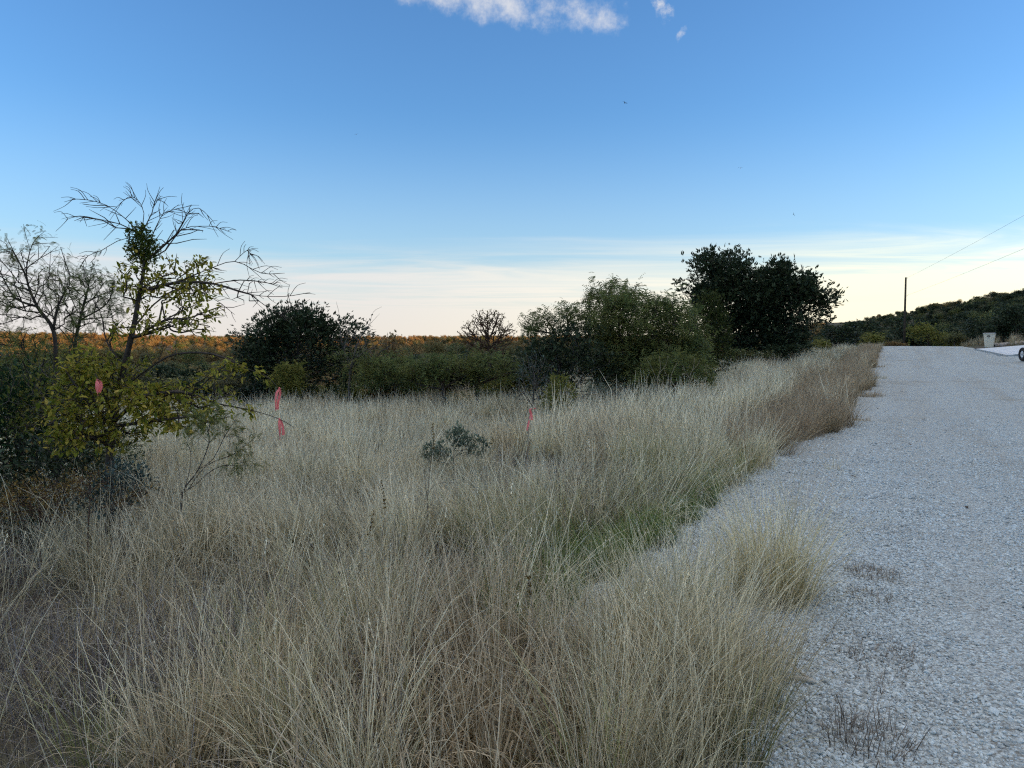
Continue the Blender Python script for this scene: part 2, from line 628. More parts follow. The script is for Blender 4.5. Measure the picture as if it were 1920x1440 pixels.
# ------------------------------------------------------------------ scatter by geometry nodes (stuff only)
def scatter(name, pts, rots, scls, idx, sources, label, cat, parent=None):
    """one object whose points carry copies of the source meshes; sources are meshes"""
    me = bpy.data.meshes.new(name)
    n = len(pts)
    me.vertices.add(n)
    me.vertices.foreach_set('co', np.asarray(pts, np.float32).ravel())
    a = me.attributes.new('rot', 'FLOAT_VECTOR', 'POINT')
    a.data.foreach_set('vector', np.asarray(rots, np.float32).ravel())
    a = me.attributes.new('scl', 'FLOAT', 'POINT')
    a.data.foreach_set('value', np.asarray(scls, np.float32).ravel())
    a = me.attributes.new('idx', 'INT', 'POINT')
    a.data.foreach_set('value', np.asarray(idx, np.int32).ravel())
    me.update()
    o = obj(name, me, parent)
    tag(o, label, cat, kind='stuff')
    ng = bpy.data.node_groups.new(name + '_scatter', 'GeometryNodeTree')
    ng.interface.new_socket('Geometry', in_out='INPUT', socket_type='NodeSocketGeometry')
    ng.interface.new_socket('Geometry', in_out='OUTPUT', socket_type='NodeSocketGeometry')
    N, L = ng.nodes, ng.links
    gi = N.new('NodeGroupInput')
    go = N.new('NodeGroupOutput')
    jo = N.new('GeometryNodeJoinGeometry')
    hold = []
    for k, s in enumerate(sources):
        so = bpy.data.objects.new('%s_source_%02d' % (name, k), s)     # never linked to the scene
        hold.append(so)
        oi = N.new('GeometryNodeObjectInfo')
        oi.inputs['Object'].default_value = so
        gt = N.new('GeometryNodeGeometryToInstance')
        L.new(oi.outputs['Geometry'], gt.inputs[0])
        hold[-1]['k'] = k
        N_ = gt
        oi.label = str(k)
        if k == 0:
            gts = []
        gts.append(gt)
    for gt in reversed(gts):               # join keeps the last link first
        L.new(gt.outputs[0], jo.inputs[0])
    ip = N.new('GeometryNodeInstanceOnPoints')
    L.new(gi.outputs[0], ip.inputs['Points'])
    L.new(jo.outputs[0], ip.inputs['Instance'])
    ip.inputs['Pick Instance'].default_value = True
    for nm, typ, sock in (('idx', 'INT', 'Instance Index'), ('rot', 'FLOAT_VECTOR', 'Rotation'), ('scl', 'FLOAT', 'Scale')):
        na_ = N.new('GeometryNodeInputNamedAttribute')
        na_.data_type = typ
        na_.inputs['Name'].default_value = nm
        L.new(na_.outputs['Attribute'], ip.inputs[sock])
    L.new(ip.outputs[0], go.inputs[0])
    md = o.modifiers.new('scatter', 'NODES')
    md.node_group = ng
    return o


# gravel: loose stones near enough to be seen one by one
def stone_mesh(k, mat):
    q = np.random.default_rng(100 + k)
    bm = bmesh.new()
    bmesh.ops.create_icosphere(bm, subdivisions=1, radius=1)
    sc = q.uniform(0.75, 1.25, 3) * np.array([1.1, 0.9, 0.68])
    for v in bm.verts:
        d = 1 + q.uniform(-0.22, 0.18)
        v.co = Vector((v.co.x * sc[0] * d, v.co.y * sc[1] * d, v.co.z * sc[2] * d))
    me = bpy.data.meshes.new('stone')
    bm.to_mesh(me)
    bm.free()
    me.materials.append(mat)
    return me


def stone_material():
    m, t, b = base_mat('limestone_chip')
    r = t.node('ShaderNodeObjectInfo').outputs['Random']
    c = t.ramp(r, [(0.0, (0.30, 0.33, 0.33)), (0.15, (0.47, 0.52, 0.515)), (0.5, (0.62, 0.69, 0.685)), (1.0, (0.80, 0.88, 0.87))])
    co = t.node('ShaderNodeNewGeometry').outputs['Position']
    n = t.noise(co, 140, 3, 0.6)
    c = t.mix(t.map(n, 0.3, 0.7, 0, 0.35), c, (0.40, 0.37, 0.33))
    big = t.noise(co, 0.5, 5, 0.65)
    c = t.mix(t.map(big, 0.56, 0.78, 0, 0.5, True), c, (0.33, 0.30, 0.25))
    t.put(b.inputs['Base Color'], c)
    b.inputs['Roughness'].default_value = 0.85
    b.inputs['Specular IOR Level'].default_value = 0.25
    return m


M_STONE = stone_material()
STONES = [stone_mesh(k, M_STONE) for k in range(8)]


def vnoise0(u, v):
    return 0.5 + 0.25 * np.sin(u * 1.3 + v * 2.1) + 0.25 * np.sin(u * 0.47 - v * 3.3 + 1)


def stone_points():
    P_, S_ = [], []
    for z0, z1, dens, sm in ((1.9, 3.4, 5000, 0.0070), (3.4, 5.0, 3900, 0.0072), (5.0, 7.0, 2200, 0.0078), (7.0, 10.0, 850, 0.0088), (10.0, 15.0, 300, 0.010), (15.0, 22.0, 90, 0.010)):
        x0, x1 = -1.6, 0.80 * z1
        n = int((x1 - x0) * (z1 - z0) * dens)
        x = rng.uniform(x0, x1, n)
        y = rng.uniform(z0, z1, n)
        u, v = uv_of(x, y)
        lim = EDGE - 0.45 + 0.35 * rng.random(n)
        k = (v > lim) & (x < 0.80 * y + 0.2) & (rng.random(n) < np.interp(y, [9, 22], [1.0, 0.15]))
        P_.append(np.stack([x[k], y[k]], -1))
        S_.append(sm * np.exp(rng.normal(0, 0.28, k.sum())))
    p = np.vstack(P_)
    s = np.concatenate(S_)
    u, v = uv_of(p[:, 0], p[:, 1])
    track = np.exp(-((v - 0.55 - 0.08 * np.sin(u)) / 0.32) ** 2) + np.exp(-((v - 2.15 + 0.08 * np.sin(u)) / 0.32) ** 2)      # packed wheel tracks hold fewer loose chips
    k = rng.random(len(s)) > 0.65 * track * (0.5 + vnoise0(u, v))
    p, s = p[k], s[k]
    z = road_z(p[:, 0], p[:, 1]) + s * 0.25
    return np.column_stack([p, z]), s


sp_, ss_ = stone_points()
px_row = sp_[:, 1]
inview = (sp_[:, 0] / sp_[:, 1] > 0.40) & (sp_[:, 0] / sp_[:, 1] < 0.685) & (sp_[:, 1] > 2.72) & (sp_[:, 1] < 3.4)
near = np.where(inview)[0]
near = near[np.argsort(-(ss_[near] / sp_[near, 1]))][:300]
mask = np.ones(len(sp_), bool)
mask[near] = False
rot = rng.uniform(0, 6.28, (len(sp_), 3)) * np.array([0.15, 0.15, 1])
scatter('loose_gravel', sp_[mask], rot[mask], ss_[mask], rng.integers(0, 8, mask.sum()), STONES,
        'loose pale limestone chips covering the near part of the road', 'gravel')
for k in near:
    o = obj('stone', STONES[k % 8], road)
    o.location = sp_[k]
    o.rotation_euler = rot[k]
    o.scale = (ss_[k],) * 3

# ------------------------------------------------------------------ grass
def blades(n, h, spread, lean, droop, width, q, segs=5, hvar=0.35, kink=0.0, base_tilt=None):
    """n curved ribbons growing from a disc; returns verts, quads, tris, tint"""
    k = segs
    az = q.uniform(0, 2 * np.pi, n)
    rad = spread * np.sqrt(q.random(n))
    pa = q.uniform(0, 2 * np.pi, n)
    base = np.stack([rad * np.cos(pa), rad * np.sin(pa), np.full(n, -0.02)], -1)
    az = np.where(q.random(n) < 0.65, pa + q.normal(0, 0.7, n), az)
    L = h * (1 + hvar * q.normal(0, 1, n).clip(-1.8, 1.6))
    l0 = np.abs(q.normal(lean, lean * 0.6 + 0.03, n))             # tilt at the root
    dr = np.abs(q.normal(droop, droop * 0.6 + 0.02, n))           # extra bend by the tip
    t = np.linspace(0, 1, k + 1)
    ang = l0[:, None] + dr[:, None] * t[None, :] ** 1.7
    if kink:
        kk = q.random(n) < kink
        at = q.uniform(0.35, 0.85, n)
        ang = ang + (kk[:, None] & (t[None, :] > at[:, None])) * q.uniform(0.5, 1.7, n)[:, None]
    ds = L[:, None] / k
    rr_ = np.cumsum(np.sin(ang) * ds, 1)
    zz = np.cumsum(np.cos(ang) * ds, 1)
    rr_ = np.concatenate([np.zeros((n, 1)), rr_[:, :-1]], 1)
    zz = np.concatenate([np.zeros((n, 1)), zz[:, :-1]], 1)
    tw = q.normal(0, 0.25, (n, 1)) * t[None, :] ** 2
    a2 = az[:, None] + tw
    C = np.stack([base[:, None, 0] + rr_ * np.cos(a2), base[:, None, 1] + rr_ * np.sin(a2), base[:, None, 2] + zz], -1)
    fa = az + np.pi / 2 + q.normal(0, 0.8, n)
    side = np.stack([np.cos(fa), np.sin(fa), np.zeros(n)], -1)[:, None, :]
    wv = width * (0.6 + 0.8 * q.random(n))[:, None] * np.interp(t, [0, 0.3, 0.8, 1], [0.8, 1, 0.6, 0.12])[None, :]
    Lf = C - side * wv[..., None] * 0.5
    Rt = C + side * wv[..., None] * 0.5
    V = np.stack([Lf, Rt], 2).reshape(-1, 3)
    b0 = (np.arange(n) * (k + 1) * 2)[:, None] + (np.arange(k) * 2)[None, :]
    Q = np.stack([b0, b0 + 1, b0 + 3, b0 + 2], -1).reshape(-1, 4)
    tint = np.ones((n, k + 1, 2, 4))
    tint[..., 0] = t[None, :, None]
    tint[..., 1] = q.random(n)[:, None, None]
    return V, Q, tint.reshape(-1, 4)


def seedheads(n, h, spread, q, size=0.05):
    """thin stems that carry a loose seed head"""
    V, Q, T = blades(n, h, spread, 0.10, 0.25, 0.0022, q, segs=4, hvar=0.12)
    tops = V.reshape(n, 5, 2, 3)[:, -1].mean(1)
    dirs = tops - V.reshape(n, 5, 2, 3)[:, -2].mean(1)
    dirs /= np.linalg.norm(dirs, axis=1)[:, None] + 1e-9
    vs, qs, ts = [V], [Q], [T]
    off = len(V)
    m = 10
    for i_ in range(n):
        s0 = q.uniform(-0.10, 0.0, m)
        c = tops[i_] + dirs[i_] * s0[:, None]
        o = q.normal(0, 1, (m, 3))
        o -= (o @ dirs[i_])[:, None] * dirs[i_]
        o /= np.linalg.norm(o, axis=1)[:, None]
        e = c + (o * 0.45 + dirs[i_] * 0.9) * size * q.uniform(0.4, 1, m)[:, None]
        p = np.cross(o, dirs[i_]) * 0.0022
        v4 = np.stack([c, (c + e) / 2 + p, e, (c + e) / 2 - p], 1).reshape(-1, 3)
        vs.append(v4)
        qs.append(np.arange(m * 4).reshape(m, 4) + off)
        off += m * 4
        tt = np.ones((m * 4, 4))
        tt[:, 0] = 0.95
        tt[:, 1] = q.random()
        ts.append(tt)
    return np.vstack(vs), np.vstack(qs), np.vstack(ts)


def tuft(name, parts, mat):
    vs, qs, ts, off = [], [], [], 0
    for V, Q, T in parts:
        vs.append(V)
        qs.append(Q + off)
        ts.append(T)
        off += len(V)
    return mesh_np(name, np.vstack(vs), [np.vstack(qs)], mat, False, np.vstack(ts))


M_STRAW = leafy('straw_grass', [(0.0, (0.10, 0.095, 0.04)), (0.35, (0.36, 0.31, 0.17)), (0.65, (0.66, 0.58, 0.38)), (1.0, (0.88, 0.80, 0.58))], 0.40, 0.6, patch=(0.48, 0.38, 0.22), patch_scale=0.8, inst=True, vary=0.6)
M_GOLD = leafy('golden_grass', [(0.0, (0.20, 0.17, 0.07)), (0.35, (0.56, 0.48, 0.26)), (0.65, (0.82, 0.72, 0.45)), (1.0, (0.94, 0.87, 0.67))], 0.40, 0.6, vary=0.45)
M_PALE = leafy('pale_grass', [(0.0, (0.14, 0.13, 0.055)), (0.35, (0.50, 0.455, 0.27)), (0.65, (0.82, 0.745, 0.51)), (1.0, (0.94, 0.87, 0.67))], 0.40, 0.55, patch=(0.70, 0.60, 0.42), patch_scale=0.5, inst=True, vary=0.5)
M_BROWN = leafy('brown_weed', [(0.0, (0.10, 0.08, 0.045)), (0.4, (0.31, 0.24, 0.14)), (1.0, (0.58, 0.47, 0.31))], 0.3, 0.7, patch=(0.38, 0.29, 0.19), patch_scale=1.2, inst=True, vary=0.4)
M_WEED = leafy('grey_weed', [(0.0, (0.08, 0.068, 0.055)), (0.5, (0.22, 0.185, 0.15)), (1.0, (0.40, 0.34, 0.28))], 0.25, 0.7, vary=0.45)
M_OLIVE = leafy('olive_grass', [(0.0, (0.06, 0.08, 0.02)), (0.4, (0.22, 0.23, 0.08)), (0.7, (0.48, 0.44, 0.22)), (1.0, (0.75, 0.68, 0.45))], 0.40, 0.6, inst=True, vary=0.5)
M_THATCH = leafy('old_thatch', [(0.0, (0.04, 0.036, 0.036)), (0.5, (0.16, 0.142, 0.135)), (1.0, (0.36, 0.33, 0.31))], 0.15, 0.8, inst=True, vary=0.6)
M_GREEN = leafy('green_grass', [(0.0, (0.045, 0.075, 0.018)), (0.5, (0.12, 0.19, 0.045)), (1.0, (0.32, 0.36, 0.13))], 0.35, 0.5, inst=True, vary=0.4)
M_CURL = leafy('curled_dry_leaf', [(0.0, (0.16, 0.14, 0.06)), (0.45, (0.42, 0.33, 0.20)), (1.0, (0.70, 0.58, 0.41))], 0.30, 0.6, inst=True, vary=0.4)

qg = np.random.default_rng(21)
SRC, KIND = [], {}


def reg(kind, me):
    KIND.setdefault(kind, []).append(len(SRC))
    SRC.append(me)


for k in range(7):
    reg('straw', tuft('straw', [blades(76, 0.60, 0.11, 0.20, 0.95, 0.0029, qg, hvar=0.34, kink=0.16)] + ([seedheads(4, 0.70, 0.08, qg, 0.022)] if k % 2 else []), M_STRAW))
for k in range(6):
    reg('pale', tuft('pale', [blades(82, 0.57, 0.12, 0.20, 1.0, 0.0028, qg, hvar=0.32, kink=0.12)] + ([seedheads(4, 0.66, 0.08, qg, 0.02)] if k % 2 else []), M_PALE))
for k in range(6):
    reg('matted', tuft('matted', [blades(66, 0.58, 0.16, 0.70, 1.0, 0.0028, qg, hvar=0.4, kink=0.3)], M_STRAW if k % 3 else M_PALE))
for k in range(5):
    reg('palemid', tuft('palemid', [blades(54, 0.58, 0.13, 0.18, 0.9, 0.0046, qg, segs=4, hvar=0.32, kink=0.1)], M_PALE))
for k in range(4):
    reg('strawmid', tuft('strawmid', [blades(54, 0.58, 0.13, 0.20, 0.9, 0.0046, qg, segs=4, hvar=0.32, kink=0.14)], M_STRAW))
for k in range(5):
    reg('olive', tuft('olive', [blades(80, 0.56, 0.12, 0.18, 0.8, 0.003, qg, hvar=0.34, kink=0.12)], M_OLIVE))
for k in range(6):
    reg('long', tuft('long', [blades(9, 0.80, 0.10, 0.28, 0.8, 0.0032, qg, segs=6, hvar=0.25, kink=0.2), seedheads(2, 0.74, 0.06, qg, 0.02)], M_PALE if k % 2 else M_STRAW))
for k in range(5):
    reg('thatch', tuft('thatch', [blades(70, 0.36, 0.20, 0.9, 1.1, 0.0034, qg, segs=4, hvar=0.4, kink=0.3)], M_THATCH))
for k in range(5):
    reg('green', tuft('green', [blades(120, 0.20, 0.10, 0.3, 0.9, 0.0034, qg, segs=4)], M_GREEN))
for k in range(5):
    V1 = blades(16, 0.60, 0.09, 0.12, 0.35, 0.0040, qg, hvar=0.3)
    V2 = blades(38, 0.46, 0.11, 0.35, 2.8, 0.0085, qg, segs=8, hvar=0.4, kink=0.5)
    reg('curl', tuft('curl', [V1, V2], M_CURL))
for k in range(5):
    reg('brown', tuft('brown', [blades(90, 0.52, 0.13, 0.28, 0.55, 0.0034, qg, hvar=0.35, kink=0.35), seedheads(12, 0.52, 0.13, qg, 0.045)], M_BROWN))
for k in range(5):
    reg('palefar', tuft('palefar', [blades(46, 0.58, 0.24, 0.16, 0.65, 0.009, qg, segs=3, hvar=0.3)], M_PALE))
for k in range(4):
    reg('strawfar', tuft('strawfar', [blades(46, 0.56, 0.24, 0.18, 0.65, 0.009, qg, segs=3, hvar=0.3)], M_STRAW))
for k in range(4):
    reg('brownfar', tuft('brownfar', [blades(50, 0.50, 0.24, 0.26, 0.5, 0.009, qg, segs=3, hvar=0.35), seedheads(14, 0.5, 0.18, qg, 0.05)], M_BROWN))


def vnoise(x, y, s, seed):
    """cheap smooth value noise in 0..1"""
    q = np.random.default_rng(seed)
    G_ = q.random((64, 64))
    X = x / s + 1000.3
    Y = y / s + 1000.7
    xi, yi = np.floor(X).astype(int), np.floor(Y).astype(int)
    fx, fy = X - xi, Y - yi
    fx, fy = fx * fx * (3 - 2 * fx), fy * fy * (3 - 2 * fy)
    g = lambda a, b: G_[a % 64, b % 64]
    return (g(xi, yi) * (1 - fx) + g(xi + 1, yi) * fx) * (1 - fy) + (g(xi, yi + 1) * (1 - fx) + g(xi + 1, yi + 1) * fx) * fy


def wedge(z0, z1, dens, margin=0.12):
    n = int(dens * (0.69 + margin) * (z1 ** 2 - z0 ** 2))
    y = np.sqrt(rng.uniform(z0 ** 2, z1 ** 2, n))
    x = rng.uniform(-(0.69 + margin), 0.69 + margin, n) * y
    return x, y


def euler_for(yaw, lean_dir, lean):
    out = np.zeros((len(yaw), 3))
    for i_ in range(len(yaw)):
        ax = Vector((-math.sin(lean_dir[i_]), math.cos(lean_dir[i_]), 0))
        out[i_] = (Matrix.Rotation(lean[i_], 3, ax) @ Matrix.Rotation(yaw[i_], 3, 'Z')).to_euler()
    return out


def pick(kinds):
    return np.array([KIND[k][rng.integers(len(KIND[k]))] for k in kinds])


GP, GR, GS, GI = {}, {}, {}, {}


def put(layer, x, y, kinds, scale, lean, dirn=None):
    n = len(x)
    if n == 0:
        return
    z = H(x, y)
    fld = 2 * np.pi * vnoise(x, y, 2.4, 5) * 1.3 + 1.2 if dirn is None else dirn
    fld = fld + rng.normal(0, 0.5, n)
    e = euler_for(rng.uniform(0, 6.28, n), fld, lean)
    GP.setdefault(layer, []).append(np.column_stack([x, y, z]))
    GR.setdefault(layer, []).append(e)
    GS.setdefault(layer, []).append(scale)
    GI.setdefault(layer, []).append(pick(kinds))


def keep_out(x, y):
    """places where no tall grass grows: under the front elm and its shrubs"""
    return ((x + 4.0) / 1.1) ** 2 + ((y - 6.9) / 0.8) ** 2 < 1


for z0, z1, dens in ((1.7, 3.6, 22), (3.6, 6.5, 18), (6.5, 10, 15), (10, 16, 10), (16, 26, 5.5), (26, 50, 2.2), (50, 85, 0.8)):
    x, y = wedge(z0, z1, dens, 0.16)
    u, v = uv_of(x, y)
    w = EDGE - v
    edge_n = 0.30 * (vnoise(u, v, 0.7, 3) - 0.5) + 0.5 * (vnoise(u, v, 2.3, 4) - 0.5)
    # the near verge reaches onto the gravel; further on it stops at the edge
    reach = np.interp(u, [2.0, 3.0, 3.9, 4.3, 5.2, 9, 10.5, 12, 14, 30, 60], [1.0, 1.15, 1.0, 0.15, -0.10, -0.08, 0.0, 0.20, 0.52, 0.55, 0.45])
    ok = (w > -reach + edge_n) & ~(keep_out(x, y) & (rng.random(len(x)) < 0.8))
    # bare or thin patches where the old thatch shows
    thin = vnoise(x, y, 1.1, 9)
    px_ = 960 + F * x / y
    bare = (thin > np.where(px_ < 900, np.where(y < 4.6, 0.40, 0.50), 0.64)) & (y < 6.0)
    ok &= ~(bare & (rng.random(len(x)) < 0.88))
    x, y, u, v, w, px_ = x[ok], y[ok], u[ok], v[ok], w[ok], px_[ok]
    n = len(x)
    far = y > 11
    pn = vnoise(x, y, 3.0, 11)
    kinds = np.where(rng.random(n) < np.interp(pn, [0.3, 0.7], [0.85, 0.25]), 'pale', 'straw').astype(object)
    # slope beyond the middle distance is paler
    kinds[(y > 4.5) & (rng.random(n) < 0.6)] = 'pale'
    mat_ = vnoise(x, y, 1.6, 13) + np.where(px_ < 760, 0.18, 0.0)
    kinds[(mat_ > 0.62) & (y < 9) & (rng.random(n) < 0.75)] = 'matted'
    # the near left is low and matted, olive and brown
    low = (px_ < 880) & (y < 5.6)
    kinds[low & (rng.random(n) < 0.62)] = 'matted'
    kinds[low & (kinds == 'pale') & (rng.random(n) < 0.6)] = 'straw'
    oz = (w < 1.5) & (u < 10) & (px_ > 760)
    kinds[oz & (rng.random(n) < np.interp(vnoise(x, y, 0.9, 41), [0.3, 0.7], [0.05, 0.5]))] = 'olive'
    # dry curly weeds at the bottom middle
    cz = (y < 3.5) & (px_ > 700) & (px_ < 1190)
    kinds[cz & (rng.random(n) < 0.9)] = 'curl'
    # brown weeds on the road's shoulder from some ten metres on
    bz = (u > 10.5) & (w < np.interp(u, [10.5, 14, 25, 60], [0.4, 0.9, 1.2, 1.3]) + 0.6 * (pn - 0.5))
    kinds[bz & (rng.random(n) < 0.85)] = 'brown'
    kinds[(y > 20) & (rng.random(n) < 0.10)] = 'brown'
    midz = (y > 5.2) & ~far
    kinds[midz & (kinds == 'pale')] = 'palemid'
    kinds[midz & (kinds == 'straw')] = 'strawmid'
    kinds[far & (kinds == 'pale')] = 'palefar'
    kinds[far & (kinds == 'straw')] = 'strawfar'
    kinds[far & (kinds == 'brown')] = 'brownfar'
    sc = (0.50 + 0.85 * vnoise(x, y, 1.1, 17)) * rng.uniform(0.78, 1.18, n)
    sc *= np.interp(w, [-0.6, 0.0, 1.0, 3.0], [0.85, 0.85, 0.95, 1.0])
    sc *= np.interp(y, [2, 3.4, 5, 30, 60], [0.80, 0.90, 1.0, 0.95, 0.75])
    sc[kinds == 'matted'] *= 0.95
    sc *= np.where((w < 6) & (u > 8) & (u < 45), 1.14, 1.0)
    sc *= np.where((px_ < 880) & (y < 5.6), 0.72, 1.0)
    lean = np.abs(rng.normal(0.14, 0.14, n)) + 0.55 * np.clip(vnoise(x, y, 1.5, 19) - 0.25, 0, 1)
    put('meadow_grass', x, y, list(kinds), sc, lean)

# brown weeds crowd the shoulder further on
n = 900
uu = rng.uniform(11.5, 62, n) ** 1.0
vv = EDGE + np.interp(uu, [11.5, 14, 30, 62], [0.1, 0.62, 0.68, 0.5]) * (0.35 + 1.0 * vnoise(uu, uu * 0 + 3.0, 1.3, 61)) - np.abs(rng.normal(-0.05, 0.5, n))
x, y = xy_of(uu, vv)
put('meadow_grass', x, y, ['brownfar' if k_ > 13 else 'brown' for k_ in y], rng.uniform(0.45, 1.15, n) * np.interp(uu, [11, 40, 62], [1, 1, 0.75]), np.abs(rng.normal(0.1, 0.15, n)))

# the thick stand of grass at the bottom of the picture, rooted in the edge of the gravel
n = 300
uu = rng.uniform(1.6, 4.15, n)
x, y = xy_of(uu, EDGE + rng.uniform(-1.1, 1.12, n) * np.interp(uu, [1.6, 3.7, 4.15], [1, 1, 0.55]))
pp_ = 960 + F * x / y
ok = (y > 1.9) & ~((uu > 3.5) & (vnoise(x, y, 0.5, 31) > 0.55)) & ~((pp_ > 760) & (pp_ < 1120) & (rng.random(n) < 0.6))
x, y, uu = x[ok], y[ok], uu[ok]
kk = rng.choice(['straw', 'curl', 'pale', 'olive'], len(x)).astype(object)
pp_ = 960 + F * x / y
kk[(pp_ > 780) & (pp_ < 1120)] = 'curl'
kk[(960 + F * x / y > 1150) & (kk != 'straw') & (rng.random(len(x)) < 0.7)] = 'straw'
put('meadow_grass', x, y, list(kk), rng.uniform(0.7, 1.08, len(x)), np.abs(rng.normal(0.08, 0.10, len(x))))

# long loose straws that stand out above the rest
x, y = wedge(1.9, 7.5, 6, 0.12)
u, v = uv_of(x, y)
ok = EDGE - v > np.where(u < 4, -0.7, 0.1)
x, y = x[ok], y[ok]
put('meadow_grass', x, y, ['long'] * len(x), rng.uniform(0.8, 1.2, len(x)), np.abs(rng.normal(0.15, 0.25, len(x))))

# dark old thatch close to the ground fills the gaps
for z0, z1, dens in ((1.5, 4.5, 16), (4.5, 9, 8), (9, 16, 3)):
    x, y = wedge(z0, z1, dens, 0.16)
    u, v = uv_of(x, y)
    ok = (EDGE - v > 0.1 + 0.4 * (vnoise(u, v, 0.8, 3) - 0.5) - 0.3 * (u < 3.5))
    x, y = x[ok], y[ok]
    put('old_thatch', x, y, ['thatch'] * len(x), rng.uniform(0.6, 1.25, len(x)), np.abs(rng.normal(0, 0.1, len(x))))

# strip of fresh green grass at the foot of the verge
uu = rng.uniform(4.6, 10.2, 95)
ww = 0.02 + np.abs(rng.normal(0.12, 0.10, 95)) + 0.06 * np.sin(uu * 1.7)
x, y = xy_of(uu, EDGE - ww)
put('green_grass', x, y, ['green'] * len(x), rng.uniform(0.6, 1.3, len(x)), np.abs(rng.normal(0, 0.1, len(x))))
uu = rng.uniform(3.4, 6.0, 50)
x, y = xy_of(uu, EDGE - rng.uniform(0.1, 0.8, 50))
put('green_grass', x, y, ['green'] * len(x), rng.uniform(0.8, 1.4, len(x)), np.abs(rng.normal(0, 0.1, len(x))))

# hillside and far bank: sparse dry grass
x = rng.uniform(30, 120, 2600)
y = rng.uniform(44, 200, 2600)
u, v = uv_of(x, y)
ok = (v > 5.8) & (x / y < 0.86) & ~((v < 26) & (u < 60) & (u > 46))
x, y = x[ok], y[ok]
put('hillside_grass', x, y, list(rng.choice(['strawfar', 'brownfar', 'brownfar'], len(x))), rng.uniform(0.7, 1.5, len(x)), np.abs(rng.normal(0, 0.1, len(x))))

LAB = {'meadow_grass': ('tall dry straw-coloured grass of the meadow beside the road', 'grass'),
       'old_thatch': ('flattened grey-brown old grass under the tall meadow grass', 'grass'),
       'green_grass': ('short fresh green grass along the foot of the verge', 'grass'),
       'hillside_grass': ('sparse dry grass between the shrubs of the right-hand hillside', 'grass')}
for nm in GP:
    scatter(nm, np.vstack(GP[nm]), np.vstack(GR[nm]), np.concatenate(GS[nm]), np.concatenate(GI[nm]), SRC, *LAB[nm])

# ------------------------------------------------------------------ plants: skeletons
def lobes(spec, n, q):
    """points in ellipsoids (cx,cy,cz,rx,ry,rz,weight), denser near the shell"""
    spec = np.asarray(spec, float)
    vol = spec[:, 3] * spec[:, 4] * spec[:, 5] * spec[:, 6]
    cnt = np.maximum(3, (n * vol / vol.sum()).astype(int))
    out = []
    for s, c in zip(spec, cnt):
        d = q.normal(0, 1, (c, 3))
        d /= np.linalg.norm(d, axis=1)[:, None]
        r = q.random(c) ** 0.45
        out.append(s[:3] + d * r[:, None] * s[3:6])
    return np.vstack(out)


def skeleton(paths, att, q, bf=0.35, step=0.18, jit=0.25, sag=0.0):
    """trunk paths (each: list of points, first path starts at the root) + attraction points joined one by one"""
    cap = 200 + sum(len(p) for p in paths) * 12 + len(att) * 12
    P_ = np.zeros((cap, 3))
    par = np.full(cap, -1)
    pl = np.zeros(cap)
    tip = np.zeros(cap)
    n = 0
    for k, p in enumerate(paths):
        p = np.asarray(p, float)
        Ls = np.linalg.norm(np.diff(p, axis=0), axis=1).sum()
        c = bez(p, max(len(p) * 2, int(Ls / step) + 2))
        if k == 0:
            prev = -1
            start = 0
        else:
            prev = int(np.argmin(np.linalg.norm(P_[:n] - c[0], axis=1)))
            start = 1
        for a in c[start:]:
            P_[n] = a
            par[n] = prev
            pl[n] = 0 if prev < 0 else pl[prev] + np.linalg.norm(a - P_[prev])
            prev = n
            n += 1
        tip[prev] = 1
    if len(att):
        d0 = np.array([np.min(np.linalg.norm(P_[:n] - a, axis=1)) for a in att])
        for a in att[np.argsort(d0)]:
            d = np.linalg.norm(P_[:n] - a, axis=1)
            cost = d + bf * pl[:n] + 0.6 * np.maximum(0, P_[:n, 2] - a[2])
            b = int(np.argmin(cost))
            m = max(1, min(6, int(d[b] / step)))
            s0 = P_[b].copy()
            prev = b
            for i_ in range(1, m + 1):
                f = i_ / m
                x = s0 + (a - s0) * f
                if i_ < m:
                    x = x + q.normal(0, jit * d[b] / m, 3)
                x[2] += sag * 4 * f * (1 - f) * d[b]
                P_[n] = x
                par[n] = prev
                pl[n] = pl[prev] + np.linalg.norm(x - P_[prev])
                prev = n
                n += 1
            tip[prev] = 1
    P_, par, tip, pl = P_[:n], par[:n], tip[:n], pl[:n]
    cnt = tip.copy()
    for i_ in range(n - 1, 0, -1):
        if par[i_] >= 0:
            cnt[par[i_]] += cnt[i_]
    cnt = np.maximum(cnt, 1)
    return P_, par, cnt, pl


def limb_mesh(name, P_, par, cnt, mat, r_tip=0.004, r_root=0.08, power=None, sides=(3, 4, 6)):
    n = len(P_)
    mx = cnt.max()
    r_tip, r_root = r_tip * 0.75, r_root * 0.62
    pw = power or math.log(r_root / r_tip) / math.log(max(mx, 2))
    rad = r_tip * cnt ** pw
    ch = [[] for _ in range(n)]
    for i_ in range(n):
        if par[i_] >= 0:
            ch[par[i_]].append(i_)
    acc = Acc()
    stack = [(0, -1)]
    while stack:
        s, p = stack.pop()
        chain = [s] if p < 0 else [p, s]
        cur = s
        while ch[cur]:
            o = sorted(ch[cur], key=lambda c: -cnt[c])
            for c in o[1:]:
                stack.append((c, cur))
            cur = o[0]
            chain.append(cur)
        pts = P_[chain]
        r = rad[chain].copy()
        if p >= 0 and len(r) > 1:
            r[0] = min(r[0], r[1] * 1.15)
        r[-1] *= 0.5
        if len(pts) < 2:
            continue
        m = r.max()
        sd = sides[0] if m < 0.012 else sides[1] if m < 0.03 else sides[2]
        if sd == 3:
            V, Q, T = tube_np(pts, r, 3, False)
        else:
            V, Q, T = tube_np(pts, r, sd)
        acc.add(V, Q, T)
    return acc.mesh(name, mat, True)


